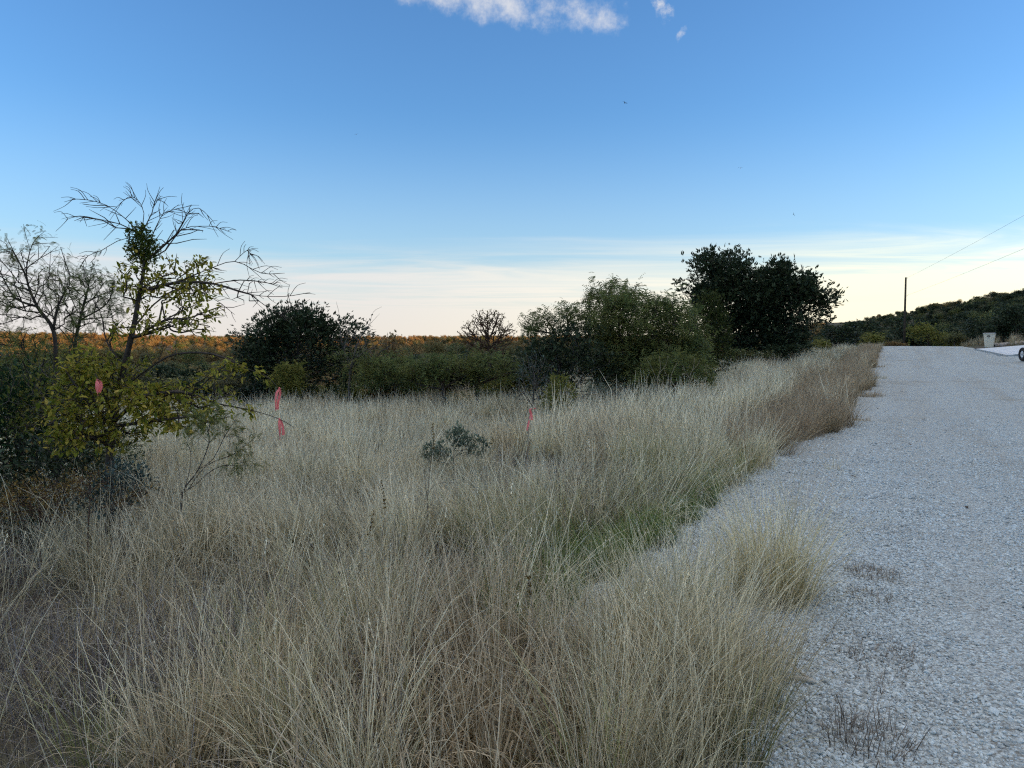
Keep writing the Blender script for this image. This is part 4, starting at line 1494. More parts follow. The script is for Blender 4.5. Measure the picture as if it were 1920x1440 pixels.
# mesquite thicket right of the clearing
plant('mesquite_tree', 'big rounded mesquite in the thicket with drooping green foliage', 'tree', 21,
      [[(1180, 775), (1182, 730), (1190, 690), (1210, 640), (1230, 600)], [(1182, 720), (1140, 680), (1120, 640)], [(1190, 690), (1250, 660), (1285, 640)], [(1184, 715), (1165, 660), (1160, 610)]],
      [(1200, 610, 70, 48, 1.4), (1260, 610, 60, 55, 1.4), (1150, 600, 40, 55, 1.1), (1230, 670, 80, 45, 1.3), (1150, 670, 60, 50, 1.2), (1290, 650, 40, 45, 1.0), (1170, 565, 45, 24, .9), (1225, 568, 50, 22, .8)], 1300, q,
      leaf=[dict(mat=M_MESQ, per=10.3, size=0.192, tmpl=T_FROND, maxcnt=4, spread=0.09, hang=.7)], bark=M_BARK, r_tip=0.006, r_root=0.12, step=.25, jit=.3)
plant('mesquite_tree', 'airy mesquite rising above the thicket with wispy top', 'tree', 22.5,
      [[(1120, 775), (1122, 700), (1125, 640), (1135, 580), (1145, 545), (1150, 525)], [(1125, 620), (1105, 580), (1110, 540), (1116, 515)], [(1135, 580), (1180, 555), (1195, 535)]],
      [(1150, 548, 40, 26, .8), (1120, 560, 30, 26, .7), (1190, 548, 26, 22, .6), (1235, 560, 30, 14, .6, .7), (1120, 600, 30, 30, .8)], 430, q,
      leaf=[dict(mat=M_MESQ, per=4.95, size=0.168, tmpl=T_FROND, maxcnt=3, spread=0.06, hang=.6)], bark=M_BARK, r_tip=0.005, r_root=0.09, step=.22, jit=.35)
plant('mesquite_tree', 'thin see-through mesquite at the left end of the thicket', 'tree', 20.5,
      [[(1050, 770), (1050, 710), (1046, 660), (1040, 625), (1025, 600), (1010, 590)], [(1046, 660), (1065, 620), (1062, 590), (1056, 570)], [(1040, 625), (1000, 620), (985, 610)], [(1060, 600), (1085, 590), (1100, 585)]],
      [(1030, 600, 50, 26, .8), (1065, 585, 35, 22, .7), (1090, 600, 30, 30, .7), (1000, 615, 26, 18, .6)], 330, q,
      leaf=[dict(mat=M_MESQ, per=4.4, size=0.156, tmpl=T_FROND, maxcnt=3, spread=0.06, hang=.7)], bark=M_BARK, r_tip=0.005, r_root=0.09, step=.22, jit=.35)
plant('oak_bush', 'dark bushy undergrowth below the thin mesquite', 'bush', 20,
      [[(1060, 780), (1062, 740), (1065, 700)]], [(1050, 690, 60, 55, 1.0), (1110, 700, 60, 55, 1.0), (1170, 720, 60, 40, .9), (1010, 675, 45, 50, .8), (1085, 645, 60, 45, 1.0), (1020, 650, 35, 30, .7)], 800, q,
      leaf=[dict(mat=M_OAK, per=7.5, size=0.103, tmpl=T_CARD, maxcnt=4, spread=0.1, hang=0.0, up=.2, outward=.6)], bark=M_BARKG, r_tip=0.005, r_root=0.05, step=.22)
plant('bare_bush', 'tangled grey leafless bush behind the pink ribbon marker', 'bush', 18,
      [[(1000, 790), (1000, 750), (1002, 700)], [(1000, 760), (975, 730), (960, 725)], [(1000, 755), (1030, 720), (1035, 680)]],
      [(1000, 700, 35, 45, .6), (1020, 730, 30, 30, .6), (975, 735, 26, 18, .4), (1150, 740, 50, 26, .6)], 420, q,
      leaf=[dict(mat=M_BLUE, per=1.6, size=0.05, tmpl=T_OAK, maxcnt=3, spread=0.05, hang=.1)], bark=M_BARKG, r_tip=0.005, r_root=0.045, step=.15, jit=.4)
plant('round_shrub', 'small round olive-green shrub at the foot of the thicket', 'shrub', 15.5,
      [[(1050, 800), (1050, 760)]], [(1052, 735, 34, 36, .5), (1040, 760, 30, 22, .4)], 300, q,
      leaf=[dict(mat=M_MESQY, per=6, size=0.075, tmpl=T_SPRAY, maxcnt=3, spread=0.04, hang=0, up=.4)], r_tip=0.003, r_root=0.02, step=.12)
plant('mesquite_bush', 'grey-brown mesquite bush low in front of the big mesquite', 'bush', 17.5,
      [[(1130, 790), (1130, 750)]], [(1120, 740, 55, 28, .6), (1180, 740, 45, 24, .6)], 260, q,
      leaf=[dict(mat=M_GREY, per=4.53, size=0.0842, tmpl=T_FROND, maxcnt=3, spread=0.05, hang=.2)], bark=M_BARKG, r_tip=0.004, r_root=0.03, step=.14, jit=.35)
plant('mesquite_bush', 'olive mesquite bush at the right foot of the thicket', 'bush', 19,
      [[(1265, 750), (1265, 715)]], [(1262, 690, 55, 35, .9), (1310, 695, 36, 30, .7), (1215, 705, 40, 26, .6)], 360, q,
      leaf=[dict(mat=M_MESQ, per=10.3, size=0.156, tmpl=T_FROND, maxcnt=3, spread=0.08, hang=.5)], r_tip=0.005, r_root=0.04, step=.2)
plant('cedar_tree', 'dark olive cedar between the mesquite thicket and the live oaks', 'tree', 30,
      [[(1335, 700), (1335, 640), (1333, 560)]],
      [(1335, 665, 42, 35, 1.0), (1335, 620, 38, 40, .9), (1333, 580, 26, 30, .6), (1330, 555, 12, 16, .3), (1305, 600, 20, 30, .5)], 700, q,
      leaf=[dict(mat=M_CEDAR, per=7, size=0.16, tmpl=T_SPRAY, maxcnt=4, spread=0.12, hang=0, up=.3, outward=.8)], r_tip=0.006, r_root=0.1, step=.25)

# live oaks
plant('live_oak', 'tallest dark live oak left of its neighbour on the rise', 'tree', 47,
      [[(1400, 655), (1398, 620), (1390, 590), (1375, 550), (1380, 500), (1385, 470)], [(1392, 600), (1350, 560), (1330, 520)], [(1398, 615), (1420, 580), (1430, 550)]],
      [(1330, 492, 36, 28, 1.6), (1382, 485, 20, 26, 1.0), (1345, 540, 52, 40, 2.2), (1385, 540, 40, 55, 2.0), (1290, 532, 22, 12, .7, .8), (1375, 605, 60, 40, 2.0), (1420, 595, 40, 45, 1.8), (1310, 560, 26, 26, 1.3), (1400, 645, 50, 20, 2.0), (1275, 536, 12, 8, .5, .7), (1440, 640, 30, 20, 1.5)], 1400, q,
      leaf=[dict(mat=M_OAK, per=9.75, size=0.253, tmpl=T_CARD, maxcnt=4, spread=0.22, hang=0, up=.15, outward=.6)], bark=M_BARK, r_tip=0.012, r_root=0.26, step=.45, jit=.3)
plant('live_oak', 'broad dark live oak nearest the road with airy right side', 'tree', 45,
      [[(1462, 655), (1462, 620), (1462, 580), (1465, 540), (1462, 505)], [(1462, 625), (1500, 590), (1530, 570), (1560, 560)], [(1462, 615), (1510, 600), (1535, 605)], [(1462, 610), (1435, 570), (1425, 540)]],
      [(1455, 510, 32, 24, 1.5), (1470, 550, 50, 36, 2.0), (1430, 560, 35, 45, 1.6), (1505, 550, 32, 36, 1.5), (1545, 560, 26, 22, 1.0), (1530, 590, 30, 26, 1.1, .6), (1470, 605, 50, 34, 1.8), (1510, 620, 30, 18, 1.0, .6), (1562, 552, 16, 14, .7, .8), (1470, 640, 45, 16, 1.8), (1520, 520, 14, 14, .8)], 1400, q,
      leaf=[dict(mat=M_OAK, per=9, size=0.253, tmpl=T_CARD, maxcnt=4, spread=0.2, hang=0, up=.15, outward=.6)], bark=M_BARK, r_tip=0.012, r_root=0.26, step=.45, jit=.3)

# grey-green weed and dead stalks standing in the grass
plant('weed_shrub', 'soft grey-green leafy weed standing in the middle of the grass', 'shrub', 9.5,
      [[(850, 860), (852, 825)], [(850, 860), (880, 830)], [(850, 862), (825, 840)]], [(858, 822, 26, 26, .2), (886, 838, 32, 22, .25), (820, 850, 34, 20, .25)], 320, q,
      leaf=[dict(mat=M_GREY, per=6, size=0.045, tmpl=T_OAK, maxcnt=3, spread=0.02, hang=0, up=.8)], bark=M_BARKG, r_tip=0.002, r_root=0.008, step=.08, trunk='stems', crown='leaves')

# ------------------------------------------------------------------ brush of the valley and of the right-hand hillside
def bush_proto(seed, kind, r=1.3, h=2.2):
    """meshes (limbs, leaves) of a metre-scaled bush standing at the origin"""
    q_ = np.random.default_rng(seed)
    nl = 6
    sp = []
    for k in range(nl):
        a = q_.uniform(0, 6.28)
        rr2 = r * 0.55 * q_.random() ** 0.5
        sp.append((rr2 * math.cos(a), rr2 * math.sin(a), h * q_.uniform(0.35, 0.80), r * q_.uniform(0.35, 0.6), r * q_.uniform(0.35, 0.6), h * q_.uniform(0.18, 0.30), 1))
    att = lobes(sp, 210, q_)
    att[:, 2] = np.clip(att[:, 2], 0.15, None)
    P_, par, cnt, pl = skeleton([[(0, 0, -0.1), (0.02, 0.0, h * 0.25), (0.05, 0.03, h * 0.45)]], att, q_, 0.3, 0.25, 0.3)
    mats = {'oak': M_OAK, 'green': M_SCRUB, 'autumn': M_AUTUMN, 'cedar': M_CEDAR, 'yellow': M_MESQY}
    tm = T_SPRAY if kind == 'cedar' else T_CARD
    per, size = {'oak': (10, 0.17), 'green': (10, 0.15), 'autumn': (10, 0.15), 'cedar': (8, 0.22), 'yellow': (10, 0.15)}[kind]
    V, Q, T = leaves(P_, par, cnt, per, size, tm, q_, maxcnt=4, spread=0.14, hang=0.1, up=0.1, outward=0.5)
    lm = limb_mesh('limbs', P_, par, cnt, M_BARKG if kind in ('autumn', 'green') else M_BARK, 0.010, 0.07, sides=(3, 3, 4))
    return lm, crown_mesh('crown', V, Q, T, mats[kind])


PROTO = {'oak': [bush_proto(301 + k, 'oak') for k in range(3)], 'green': [bush_proto(311 + k, 'green') for k in range(3)],
         'autumn': [bush_proto(321 + k, 'autumn') for k in range(3)], 'cedar': [bush_proto(331, 'cedar', 1.0, 2.2)], 'yellow': [bush_proto(341 + k, 'yellow') for k in range(2)]}


def bush(name, kind, px, Z, hgt, wid, label, group, cat='bush', sink=0.05, xyz=None):
    p = ground(px, Z) if xyz is None else np.array(xyz)
    lm, cm = PROTO[kind][int(q.integers(len(PROTO[kind])))]
    e = empty(name, (p[0], p[1], p[2] - sink), q.uniform(0, 6.28))
    e.scale = (wid / 2.6, wid / 2.6, hgt / 2.2)
    tag(e, label, cat, group)
    obj('trunk', lm, e)
    obj('crown', cm, e)
    return e


# brush between the clearing and the far trees, near enough to tell apart
GB = 'bushes beyond the clearing'
mid = [('green', 465, 31, 2.0, 2.8, 'green bush touching the left side of the dark oak bush'),
       ('green', 400, 30, 1.2, 3.2, 'low green bush seen through the lower branches of the elm'),
       ('green', 340, 34, 1.3, 3.4, 'green bush under the lit orange trees right of the elm trunk'),
       ('oak', 372, 27, 1.2, 1.6, 'small dark bush standing right of the elm at the end of the grass'),
       ('green', 760, 34, 1.7, 3.4, 'green bush behind the grey-green mesquite bush'),
       ('autumn', 735, 44, 2.9, 2.6, 'russet bush left of the gap in the tree line'),
       ('green', 820, 36, 1.3, 3.4, 'low green bush in the gap below the orange far trees'),
       ('green', 868, 40, 1.4, 3.6, 'low green bush left of the bare tree'),
       ('yellow', 790, 31, 1.1, 1.6, 'small yellow-green bush in the gap of the tree line'),
       ('green', 940, 38, 2.0, 3.0, 'green bush at the right foot of the bare tree'),
       ('oak', 735, 27, 1.0, 1.8, 'little dark bush at the foot of the grey-green mesquite'),
       ('yellow', 960, 29, 1.5, 2.0, 'yellow-green bush between the bare tree and the thicket'),
       ('green', 250, 27, 1.7, 2.6, 'green bush behind the elm trunk'),
       ('green', 150, 26, 2.0, 3.0, 'green bush behind the elm leaves on the left'),
       ('oak', 60, 24, 2.4, 3.0, 'dark bush behind the thin mesquite at the left edge'),
       ('green', -30, 22, 2.2, 3.0, 'green bush half cut by the left edge of the picture'),
       ('green', 1385, 44, 1.2, 2.4, 'low olive bush at the foot of the tallest live oak'),
       ('oak', 1478, 43, 1.3, 3.2, 'low dark bush hiding the trunk of the right live oak'),
       ('green', 1428, 43, 1.3, 3.0, 'low green bush between the feet of the live oaks'),
       ('yellow', 1545, 60, 1.3, 2.4, 'yellow-green bush right of the live oaks at the crest'),
       ('oak', 1575, 75, 2.6, 4.6, 'dark bush beyond the crest left of the road'),
       ('oak', 1610, 92, 4.2, 6.0, 'round dark bush on the skyline left of the utility pole'),
       ('oak', 1655, 100, 3.0, 5.0, 'dark bush just left of the utility pole'),
       ('yellow', 1640, 84, 2.2, 4.5, 'olive bush at the end of the road left of the pole'),
       ('oak', 1705, 118, 6.4, 7.0, 'wide dark oak on the skyline behind the utility pole'),
       ('yellow', 1740, 86, 3.5, 4.4, 'large yellow-green bush right of the utility pole'),
       ('green', 1790, 84, 2.0, 4.0, 'low grey-green bush left of the waste bin'),
       ('oak', 1905, 72, 3.3, 3.0, 'dark round cedar behind the driveway at the right edge'),
       ('oak', 1857, 66, 1.6, 1.4, 'small dark bush right behind the waste bin'),
       ('green', 1670, 90, 1.6, 3.4, 'low dull green bush at the end of the road behind the pole'),
       ('autumn', 1680, 84, 0.9, 3.0, 'low brown bush left of the foot of the pole')]
for kd, px, Z, hh, wd, lb in mid:
    bush({'oak': 'oak_bush', 'green': 'scrub_bush', 'autumn': 'russet_bush', 'yellow': 'yellow_bush'}[kd], kd, px, Z, hh, wd, lb, GB)

# the low, nearly closed row of scrub along the far edge of the clearing
qe = np.random.default_rng(55)
for k in range(26):
    px = 425 + 22.5 * k + qe.uniform(-8, 8)
    Z = qe.uniform(25.5, 31)
    kd = ['green', 'green', 'oak', 'green', 'yellow', 'autumn'][int(qe.integers(6))]
    hh = qe.uniform(0.9, 1.75) * (0.8 if kd == 'autumn' else 1.0)
    bush({'oak': 'oak_bush', 'green': 'scrub_bush', 'autumn': 'russet_bush', 'yellow': 'yellow_bush'}[kd], kd, px, Z, hh, hh * qe.uniform(1.3, 2.1),
         '%s %s low bush at the far edge of the clearing, %s' % ('bigger' if hh > 1.3 else 'smaller', {'oak': 'dark', 'green': 'green', 'autumn': 'brown', 'yellow': 'yellow-green'}[kd],
         'by the oak bush' if px < 700 else 'in the open gap' if px < 860 else 'by the bare tree'), 'low bushes along the far edge of the clearing', sink=0.12)

# hillside: shrubs that can be told from one another
qh = np.random.default_rng(77)
cnt_ = 0
placed = []
tries = 0
while cnt_ < 170 and tries < 9000:
    tries += 1
    Z = math.exp(qh.uniform(math.log(72), math.log(330)))
    px = qh.uniform(1590, 2080)
    x = (px - 960) / F * Z
    u, v = uv_of(x, Z)
    if v < 7 and u < 112:
        continue
    if Z < 92 and px < 1830:
        continue
    if u < 66 and v < 30:
        continue
    if any((x - a) ** 2 + (Z - b) ** 2 < (1.8 + 0.005 * Z) ** 2 for a, b in placed):
        continue
    placed.append((x, Z))
    kd = qh.choice(['oak', 'oak', 'oak', 'green', 'yellow', 'autumn'], p=[.22, .22, .2, .2, .08, .08])
    hh = qh.uniform(1.6, 3.6) * (1.0 if kd == 'oak' else 0.75)
    adj = {'oak': 'dark evergreen', 'green': 'dull green', 'yellow': 'yellow-green', 'autumn': 'brown, thin-leaved'}[kd]
    size_ = 'low' if hh < 1.9 else 'tall' if hh > 2.9 else 'middle-sized'
    zone = 'at the foot' if Z < 105 else 'on the middle slope' if Z < 190 else 'near the skyline'
    side_ = 'left end' if px < 1740 else 'middle' if px < 1850 else 'right part'
    lb = '%s %s bush %s of the right-hand hill, in its %s' % (size_, adj, zone, side_)
    bush({'oak': 'oak_bush', 'green': 'scrub_bush', 'autumn': 'russet_bush', 'yellow': 'yellow_bush'}[kd], kd, 0, 0, hh, hh * qh.uniform(1.0, 1.7), lb,
         '%s bushes on the right hillside' % adj, xyz=(x, Z, float(H(x, Z))))
    cnt_ += 1

# far woods and valley scrub that read as one mass
def joined(lm, cm):
    bm = bmesh.new()
    bm.from_mesh(cm)
    me = bpy.data.meshes.new('bush')
    bm.free()
    return cm


def wood(name, n, gen, kinds, label, cat, smin, smax, ramp=None):
    pts, rots, scl, idx = [], [], [], []
    src, ix = [], {}
    for k in kinds:
        for lm, cm in PROTO[k]:
            ix.setdefault(k, []).append(len(src))
            src.append(cm)
    q_ = np.random.default_rng(abs(len(name)) * 13 + 5)
    while len(pts) < n:
        x, y = gen(q_)
        if x is None:
            continue
        k = kinds[int(q_.integers(len(kinds)))]
        pts.append((x, y, float(H(x, y)) - 0.25))
        rots.append((0, 0, q_.uniform(0, 6.28)))
        scl.append(q_.uniform(smin, smax))
        idx.append(ix[k][int(q_.integers(len(ix[k])))])
    scatter(name, pts, rots, scl, idx, src, label, cat)


def gen_valley(q_):
    y = math.exp(q_.uniform(math.log(36), math.log(160)))
    x = q_.uniform(-0.95, 0.50) * y
    u, v = uv_of(x, y)
    if v > -9 - 0.05 * y or (y < 52 and v > -14):
        return None, None
    return x, y


def gen_far(q_):
    y = math.sqrt(q_.uniform(135 ** 2, 640 ** 2))
    x = q_.uniform(-1.05, 0.42) * y
    u, v = uv_of(x, y)
    if v > -40:
        return None, None
    return x, y


def gen_hill(q_):
    y = math.exp(q_.uniform(math.log(82), math.log(520)))
    x = q_.uniform(0.42, 1.1) ** 1.3 * 1.08 * y
    u, v = uv_of(x, y)
    if (v < 9 and u < 135) or (v < 30 and u < 80):
        return None, None
    return x, y


wood('valley_scrub', 1100, gen_valley, ['green', 'green', 'oak', 'autumn'], 'green and grey scrub filling the valley beyond the clearing', 'scrub', 0.45, 0.85)
wood('far_wood', 5000, gen_far, ['autumn', 'autumn', 'autumn', 'green'], 'far orange sunlit wood along the horizon on the left', 'wood', 0.7, 2.3)
wood('hill_scrub', 4600, gen_hill, ['oak', 'oak', 'green', 'oak', 'green'], 'dark scrub covering the right-hand hill up to its skyline', 'scrub', 0.5, 1.85)

# ------------------------------------------------------------------ utility poles and wires
M_POLE = mat_bark('weathered_pole', (0.045, 0.035, 0.028), (0.10, 0.08, 0.06), 9)
M_WIRE = mat_plain('wire', (0.22, 0.22, 0.23), 0.5)
M_METAL = mat_plain('galvanised_steel', (0.45, 0.46, 0.47), 0.45, 0.8)
A1 = ground(1694, 88)
A1[0] = (1694 - 960) / F * 88
pole_top = P3(1698.5, 520, 88)
pole2 = np.array([16.7, 5.0, 0.0])
pole2[2] = float(H(pole2[0], pole2[1]))


def make_pole(base, top, label):
    e = empty('utility_pole', base)
    tag(e, label, 'pole', 'wooden utility poles')
    t_ = np.asarray(top) - np.asarray(base)
    acc = Acc()
    acc.tube(np.array([[0, 0, -0.4], t_ * 0.5, t_]), [0.135, 0.12, 0.095], 10)
    obj('shaft', acc.mesh('shaft', M_POLE, True), e)
    for f in (0.985, 0.745):
        c = t_ * f
        a = Acc()
        a.tube(np.array([c + [0.06, -0.06, 0], c + [0.13, -0.16, 0.0], c + [0.13, -0.16, 0.10]]), [0.014, 0.014, 0.03], 6)
        obj('insulator', a.mesh('insulator', M_METAL, True), e)
    return e


make_pole(A1, pole_top, 'dark bare wooden utility pole standing beyond the crest of the road')
top2 = pole2 + np.array([0.05, 0, 10.6])
make_pole(pole2, top2, 'wooden utility pole out of view on the right that carries the wires')
for k, (f1, z2, lb) in enumerate(((0.985, 10.42, 'thin upper overhead wire running from the pole top out of the picture'), (0.745, 8.15, 'thin lower overhead wire running from the pole out of the picture'))):
    a = A1 + (pole_top - A1) * f1 + np.array([0.13, -0.16, 0.10])
    b = np.array([pole2[0] + 0.13, pole2[1] - 0.16, pole2[2] + 10.6 * f1 + 0.1])
    b[2] = a[2] + (z2 - 9.15 if k == 0 else z2 - 6.9)
    t_ = np.linspace(0, 1, 40)[:, None]
    pts = a + (b - a) * t_
    pts[:, 2] -= 0.9 * 4 * t_[:, 0] * (1 - t_[:, 0]) * 0.35
    acc = Acc()
    acc.tube(pts, 0.007, 5)
    tag(obj('overhead_wire', acc.mesh('overhead_wire', M_WIRE)), lb, 'wire', 'overhead wires')

# ------------------------------------------------------------------ concrete driveway
def concrete_material():
    m, t, b = base_mat('concrete')
    pos = t.node('ShaderNodeNewGeometry').outputs['Position']
    n = t.noise(pos, 1.2, 6, 0.65)
    n2 = t.noise(pos, 40, 3, 0.6)
    c = t.mix(t.map(n, 0.3, 0.7), (0.62, 0.64, 0.64), (0.80, 0.82, 0.82))
    c = t.mix(t.map(n2, 0.55, 0.75, 0, 0.25), c, (0.5, 0.5, 0.48))
    t.put(b.inputs['Base Color'], c)
    b.inputs['Roughness'].default_value = 0.85
    return m


M_CONC = concrete_material()
dv = np.linspace(0, 1, 24)
us0 = np.linspace(0, 1, 14)
DU, DV = np.meshgrid(us0, dv, indexing='ij')
vv_ = (5.42 - 0.50 * DU) + DV * (17.5 - (5.42 - 0.50 * DU))
uu_ = 48.5 + 12.6 * DU
flare = np.clip(1 - (vv_ - 5.0) / 3.0, 0, 1)
uu_ = 54.8 + (uu_ - 54.8) * (0.80 + 0.20 * flare)
x, y = xy_of(uu_, vv_)
z = H(x, y) + 0.075
top = np.stack([x, y, z], -1)
nb, ncol = 14, 24
V = np.vstack([top.reshape(-1, 3), (top - [0, 0, 0.2]).reshape(-1, 3)])
i = np.arange(nb - 1)[:, None] * ncol
j = np.arange(ncol - 1)[None, :]
Qt = np.stack([i + j, i + j + 1, i + ncol + j + 1, i + ncol + j], -1).reshape(-1, 4)
rim = np.concatenate([np.arange(ncol), np.arange(1, nb) * ncol + ncol - 1, (nb - 1) * ncol + np.arange(ncol - 2, -1, -1), np.arange(nb - 2, 0, -1) * ncol])
rn = np.roll(rim, -1)
Qs = np.stack([rim, rn, rn + nb * ncol, rim + nb * ncol], -1)
tag(obj('driveway', mesh_np('driveway', V, [Qt, Qs], M_CONC)), 'pale concrete driveway climbing away from the right side of the road', 'driveway', kind='structure')

# ------------------------------------------------------------------ waste bin
M_BIN = mat_plain('beige_plastic', (0.86, 0.78, 0.60), 0.5, var=0.05, scale=6)
M_LID = mat_plain('dark_lid_plastic', (0.03, 0.035, 0.035), 0.35, spec=0.5)
M_LIDE = mat_plain('pale_lid_edge', (0.72, 0.72, 0.66), 0.4)
M_RUBBER = mat_plain('rubber', (0.02, 0.02, 0.021), 0.75)
M_EMB = mat_plain('emblem_print', (0.06, 0.055, 0.05), 0.6)
M_EMB2 = mat_plain('emblem_centre_print', (0.42, 0.40, 0.33), 0.6)


def loft(sections, mat, name, parent, bevel=0.02, smooth=False):
    """rectangular sections (z, x0, x1, y0, y1) lofted, with a small bevel"""
    bm = bmesh.new()
    rings = []
    for (z, x0, x1, y0, y1) in sections:
        rings.append([bm.verts.new(p) for p in ((x0, y0, z), (x1, y0, z), (x1, y1, z), (x0, y1, z))])
    for a, b in zip(rings, rings[1:]):
        for k in range(4):
            bm.faces.new((a[k], a[(k + 1) % 4], b[(k + 1) % 4], b[k]))
    bm.faces.new(rings[0][::-1])
    bm.faces.new(rings[-1])
    ed = [e_ for e_ in bm.edges if abs((e_.verts[0].co - e_.verts[1].co).normalized().z) > 0.5]
    if bevel:
        bmesh.ops.bevel(bm, geom=ed, offset=bevel, segments=3, affect='EDGES', profile=0.5)
    return bm_obj(name, bm, mat, parent, smooth)


bp = ground(1855, 53.3)
bpx = np.array(bp)
wb = empty('waste_bin', (bpx[0], bpx[1], bpx[2]), R(-38))
tag(wb, 'beige wheeled waste bin with dark lid standing beside the driveway', 'bin')
body = loft([(0.04, -0.25, 0.25, -0.24, 0.27), (0.70, -0.30, 0.30, -0.30, 0.33), (0.72, -0.32, 0.32, -0.32, 0.36), (0.98, -0.335, 0.335, -0.345, 0.40)], M_BIN, 'body', wb, 0.03)
loft([(0.96, -0.355, 0.355, -0.37, 0.42), (1.01, -0.36, 0.36, -0.375, 0.42)], M_BIN, 'rim', body, 0.02)
lid = loft([(1.012, -0.37, 0.37, -0.40, 0.44), (1.04, -0.37, 0.37, -0.40, 0.44), (1.095, -0.28, 0.28, -0.28, 0.36)], M_LID, 'lid', wb, 0.03)
loft([(1.015, -0.375, 0.375, -0.425, -0.403), (1.045, -0.375, 0.375, -0.425, -0.403)], M_LIDE, 'lid_edge', lid, 0.0)
a = Acc()
a.tube(bez([(-0.26, 0.40, 0.97), (-0.26, 0.49, 1.0), (0.26, 0.49, 1.0), (0.26, 0.40, 0.97)], 16), 0.017, 6)
obj('handle', a.mesh('handle', M_BIN, True), wb)


def wheel_mesh(r, w, mat, name='tyre', hole=0.0, n=24):
    """ring-shaped solid about the x axis"""
    prof = [(hole, -w / 2), (r * 0.93, -w / 2), (r, -w * 0.32), (r, w * 0.32), (r * 0.93, w / 2), (hole, w / 2)]
    k = len(prof)
    th = np.linspace(0, 2 * np.pi, n, endpoint=False)
    V = np.array([[pz, pr * math.cos(t_), pr * math.sin(t_)] for t_ in th for pr, pz in prof])
    Q = [(a_ * k + b_, a_ * k + (b_ + 1) % k, ((a_ + 1) % n) * k + (b_ + 1) % k, ((a_ + 1) % n) * k + b_) for a_ in range(n) for b_ in range(k if hole else k - 1)]
    return mesh_np(name, V, [np.array(Q)], mat, False)


for s in (-1, 1):
    w_ = obj('wheel', wheel_mesh(0.13, 0.06, M_RUBBER, 'wheel', 0.045), wb, (0.285 * s, 0.34, 0.13))
    obj('hub', wheel_mesh(0.044, 0.04, M_BIN, 'hub', 0.005, 12), w_)
a = Acc()
a.tube(np.array([(-0.31, 0.34, 0.13), (0.31, 0.34, 0.13)]), 0.012, 6)
obj('axle', a.mesh('axle', M_METAL), wb)


def oval(rx, rz, mat, name, parent, loc):
    bm = bmesh.new()
    vs = [bm.verts.new((rx * math.cos(t_), 0, rz * math.sin(t_))) for t_ in np.linspace(0, 2 * np.pi, 24, endpoint=False)]
    bm.faces.new(vs)
    o = bm_obj(name, bm, mat, parent)
    o.location = loc
    o.rotation_euler = (R(-5), 0, 0)
    return o


em = oval(0.105, 0.065, M_EMB, 'emblem', wb, (-0.02, -0.349, 0.84))
oval(0.045, 0.026, M_EMB2, 'emblem_centre', em, (0.0, -0.004, 0.0))

# ------------------------------------------------------------------ trailer at the right edge
M_RIM = mat_plain('white_rim', (0.75, 0.75, 0.73), 0.35)
M_DECK = mat_bark('deck_planks', (0.12, 0.09, 0.06), (0.25, 0.2, 0.14), 6)
M_FRAME = mat_plain('black_steel', (0.03, 0.03, 0.032), 0.5)
tw = ground(1920.5, 36)
tx, ty = tw[0], tw[1]
tr_ = empty('utility_trailer', (tx, ty, float(H(tx, ty)) + 0.02), R(-10))
tag(tr_, 'flat trailer at the right edge, only one wheel with pale rim in view', 'trailer')
for s in (0, 1):
    w_ = obj('wheel', wheel_mesh(0.33, 0.20, M_RUBBER, 'wheel', 0.19), tr_, (1.62 * s, 0, 0.33))
    rm = obj('rim', wheel_mesh(0.192, 0.14, M_RIM, 'rim', 0.05, 20), w_)
    obj('hub_cap', wheel_mesh(0.052, 0.17, M_METAL, 'hub_cap', 0.004, 12), w_)
a = Acc()
a.tube(np.array([(0, 0, 0.33), (1.62, 0, 0.33)]), 0.03, 8)
obj('axle', a.mesh('axle', M_FRAME), tr_)
a = Acc()
a.box(0.16, 0.24, -2.5, 0.35, 0.40, 0.50).box(1.38, 1.46, -2.5, 0.35, 0.40, 0.50).box(0.24, 1.38, -2.5, -2.42, 0.40, 0.50).box(0.24, 1.38, 0.27, 0.35, 0.40, 0.50)
obj('frame', a.mesh('frame', M_FRAME), tr_)
for k in range(9):
    a = Acc()
    a.box(0.165 + k * 0.144, 0.165 + k * 0.144 + 0.138, -2.49, 0.34, 0.503, 0.535)
    obj('plank', a.mesh('plank', M_DECK), tr_)
a = Acc()
a.tube(np.array([(0.2, -2.5, 0.45), (0.81, -3.6, 0.45)]), 0.035, 6).tube(np.array([(1.42, -2.5, 0.45), (0.81, -3.6, 0.45)]), 0.035, 6)
obj('tongue', a.mesh('tongue', M_FRAME), tr_)
a = Acc()
a.tube(np.array([(0.81, -3.45, -0.10), (0.81, -3.45, 0.45)]), 0.03, 6)
obj('jack', a.mesh('jack', M_FRAME), tr_)

# ------------------------------------------------------------------ rocks beside the driveway
def rock_mesh(seed, mat):
    q_ = np.random.default_rng(seed)
    bm = bmesh.new()
    bmesh.ops.create_icosphere(bm, subdivisions=2, radius=1)
    for v in bm.verts:
        n_ = v.co.normalized()
        d = 1 + 0.22 * math.sin(3.1 * n_.x + seed) + 0.2 * math.sin(4.3 * n_.y - seed) + q_.uniform(-0.09, 0.09)
        v.co = Vector((n_.x * d, n_.y * d * 0.85, n_.z * d * 0.62))
    me = bpy.data.meshes.new('rock')
    bm.to_mesh(me)
    bm.free()
    me.materials.append(mat)
    return me


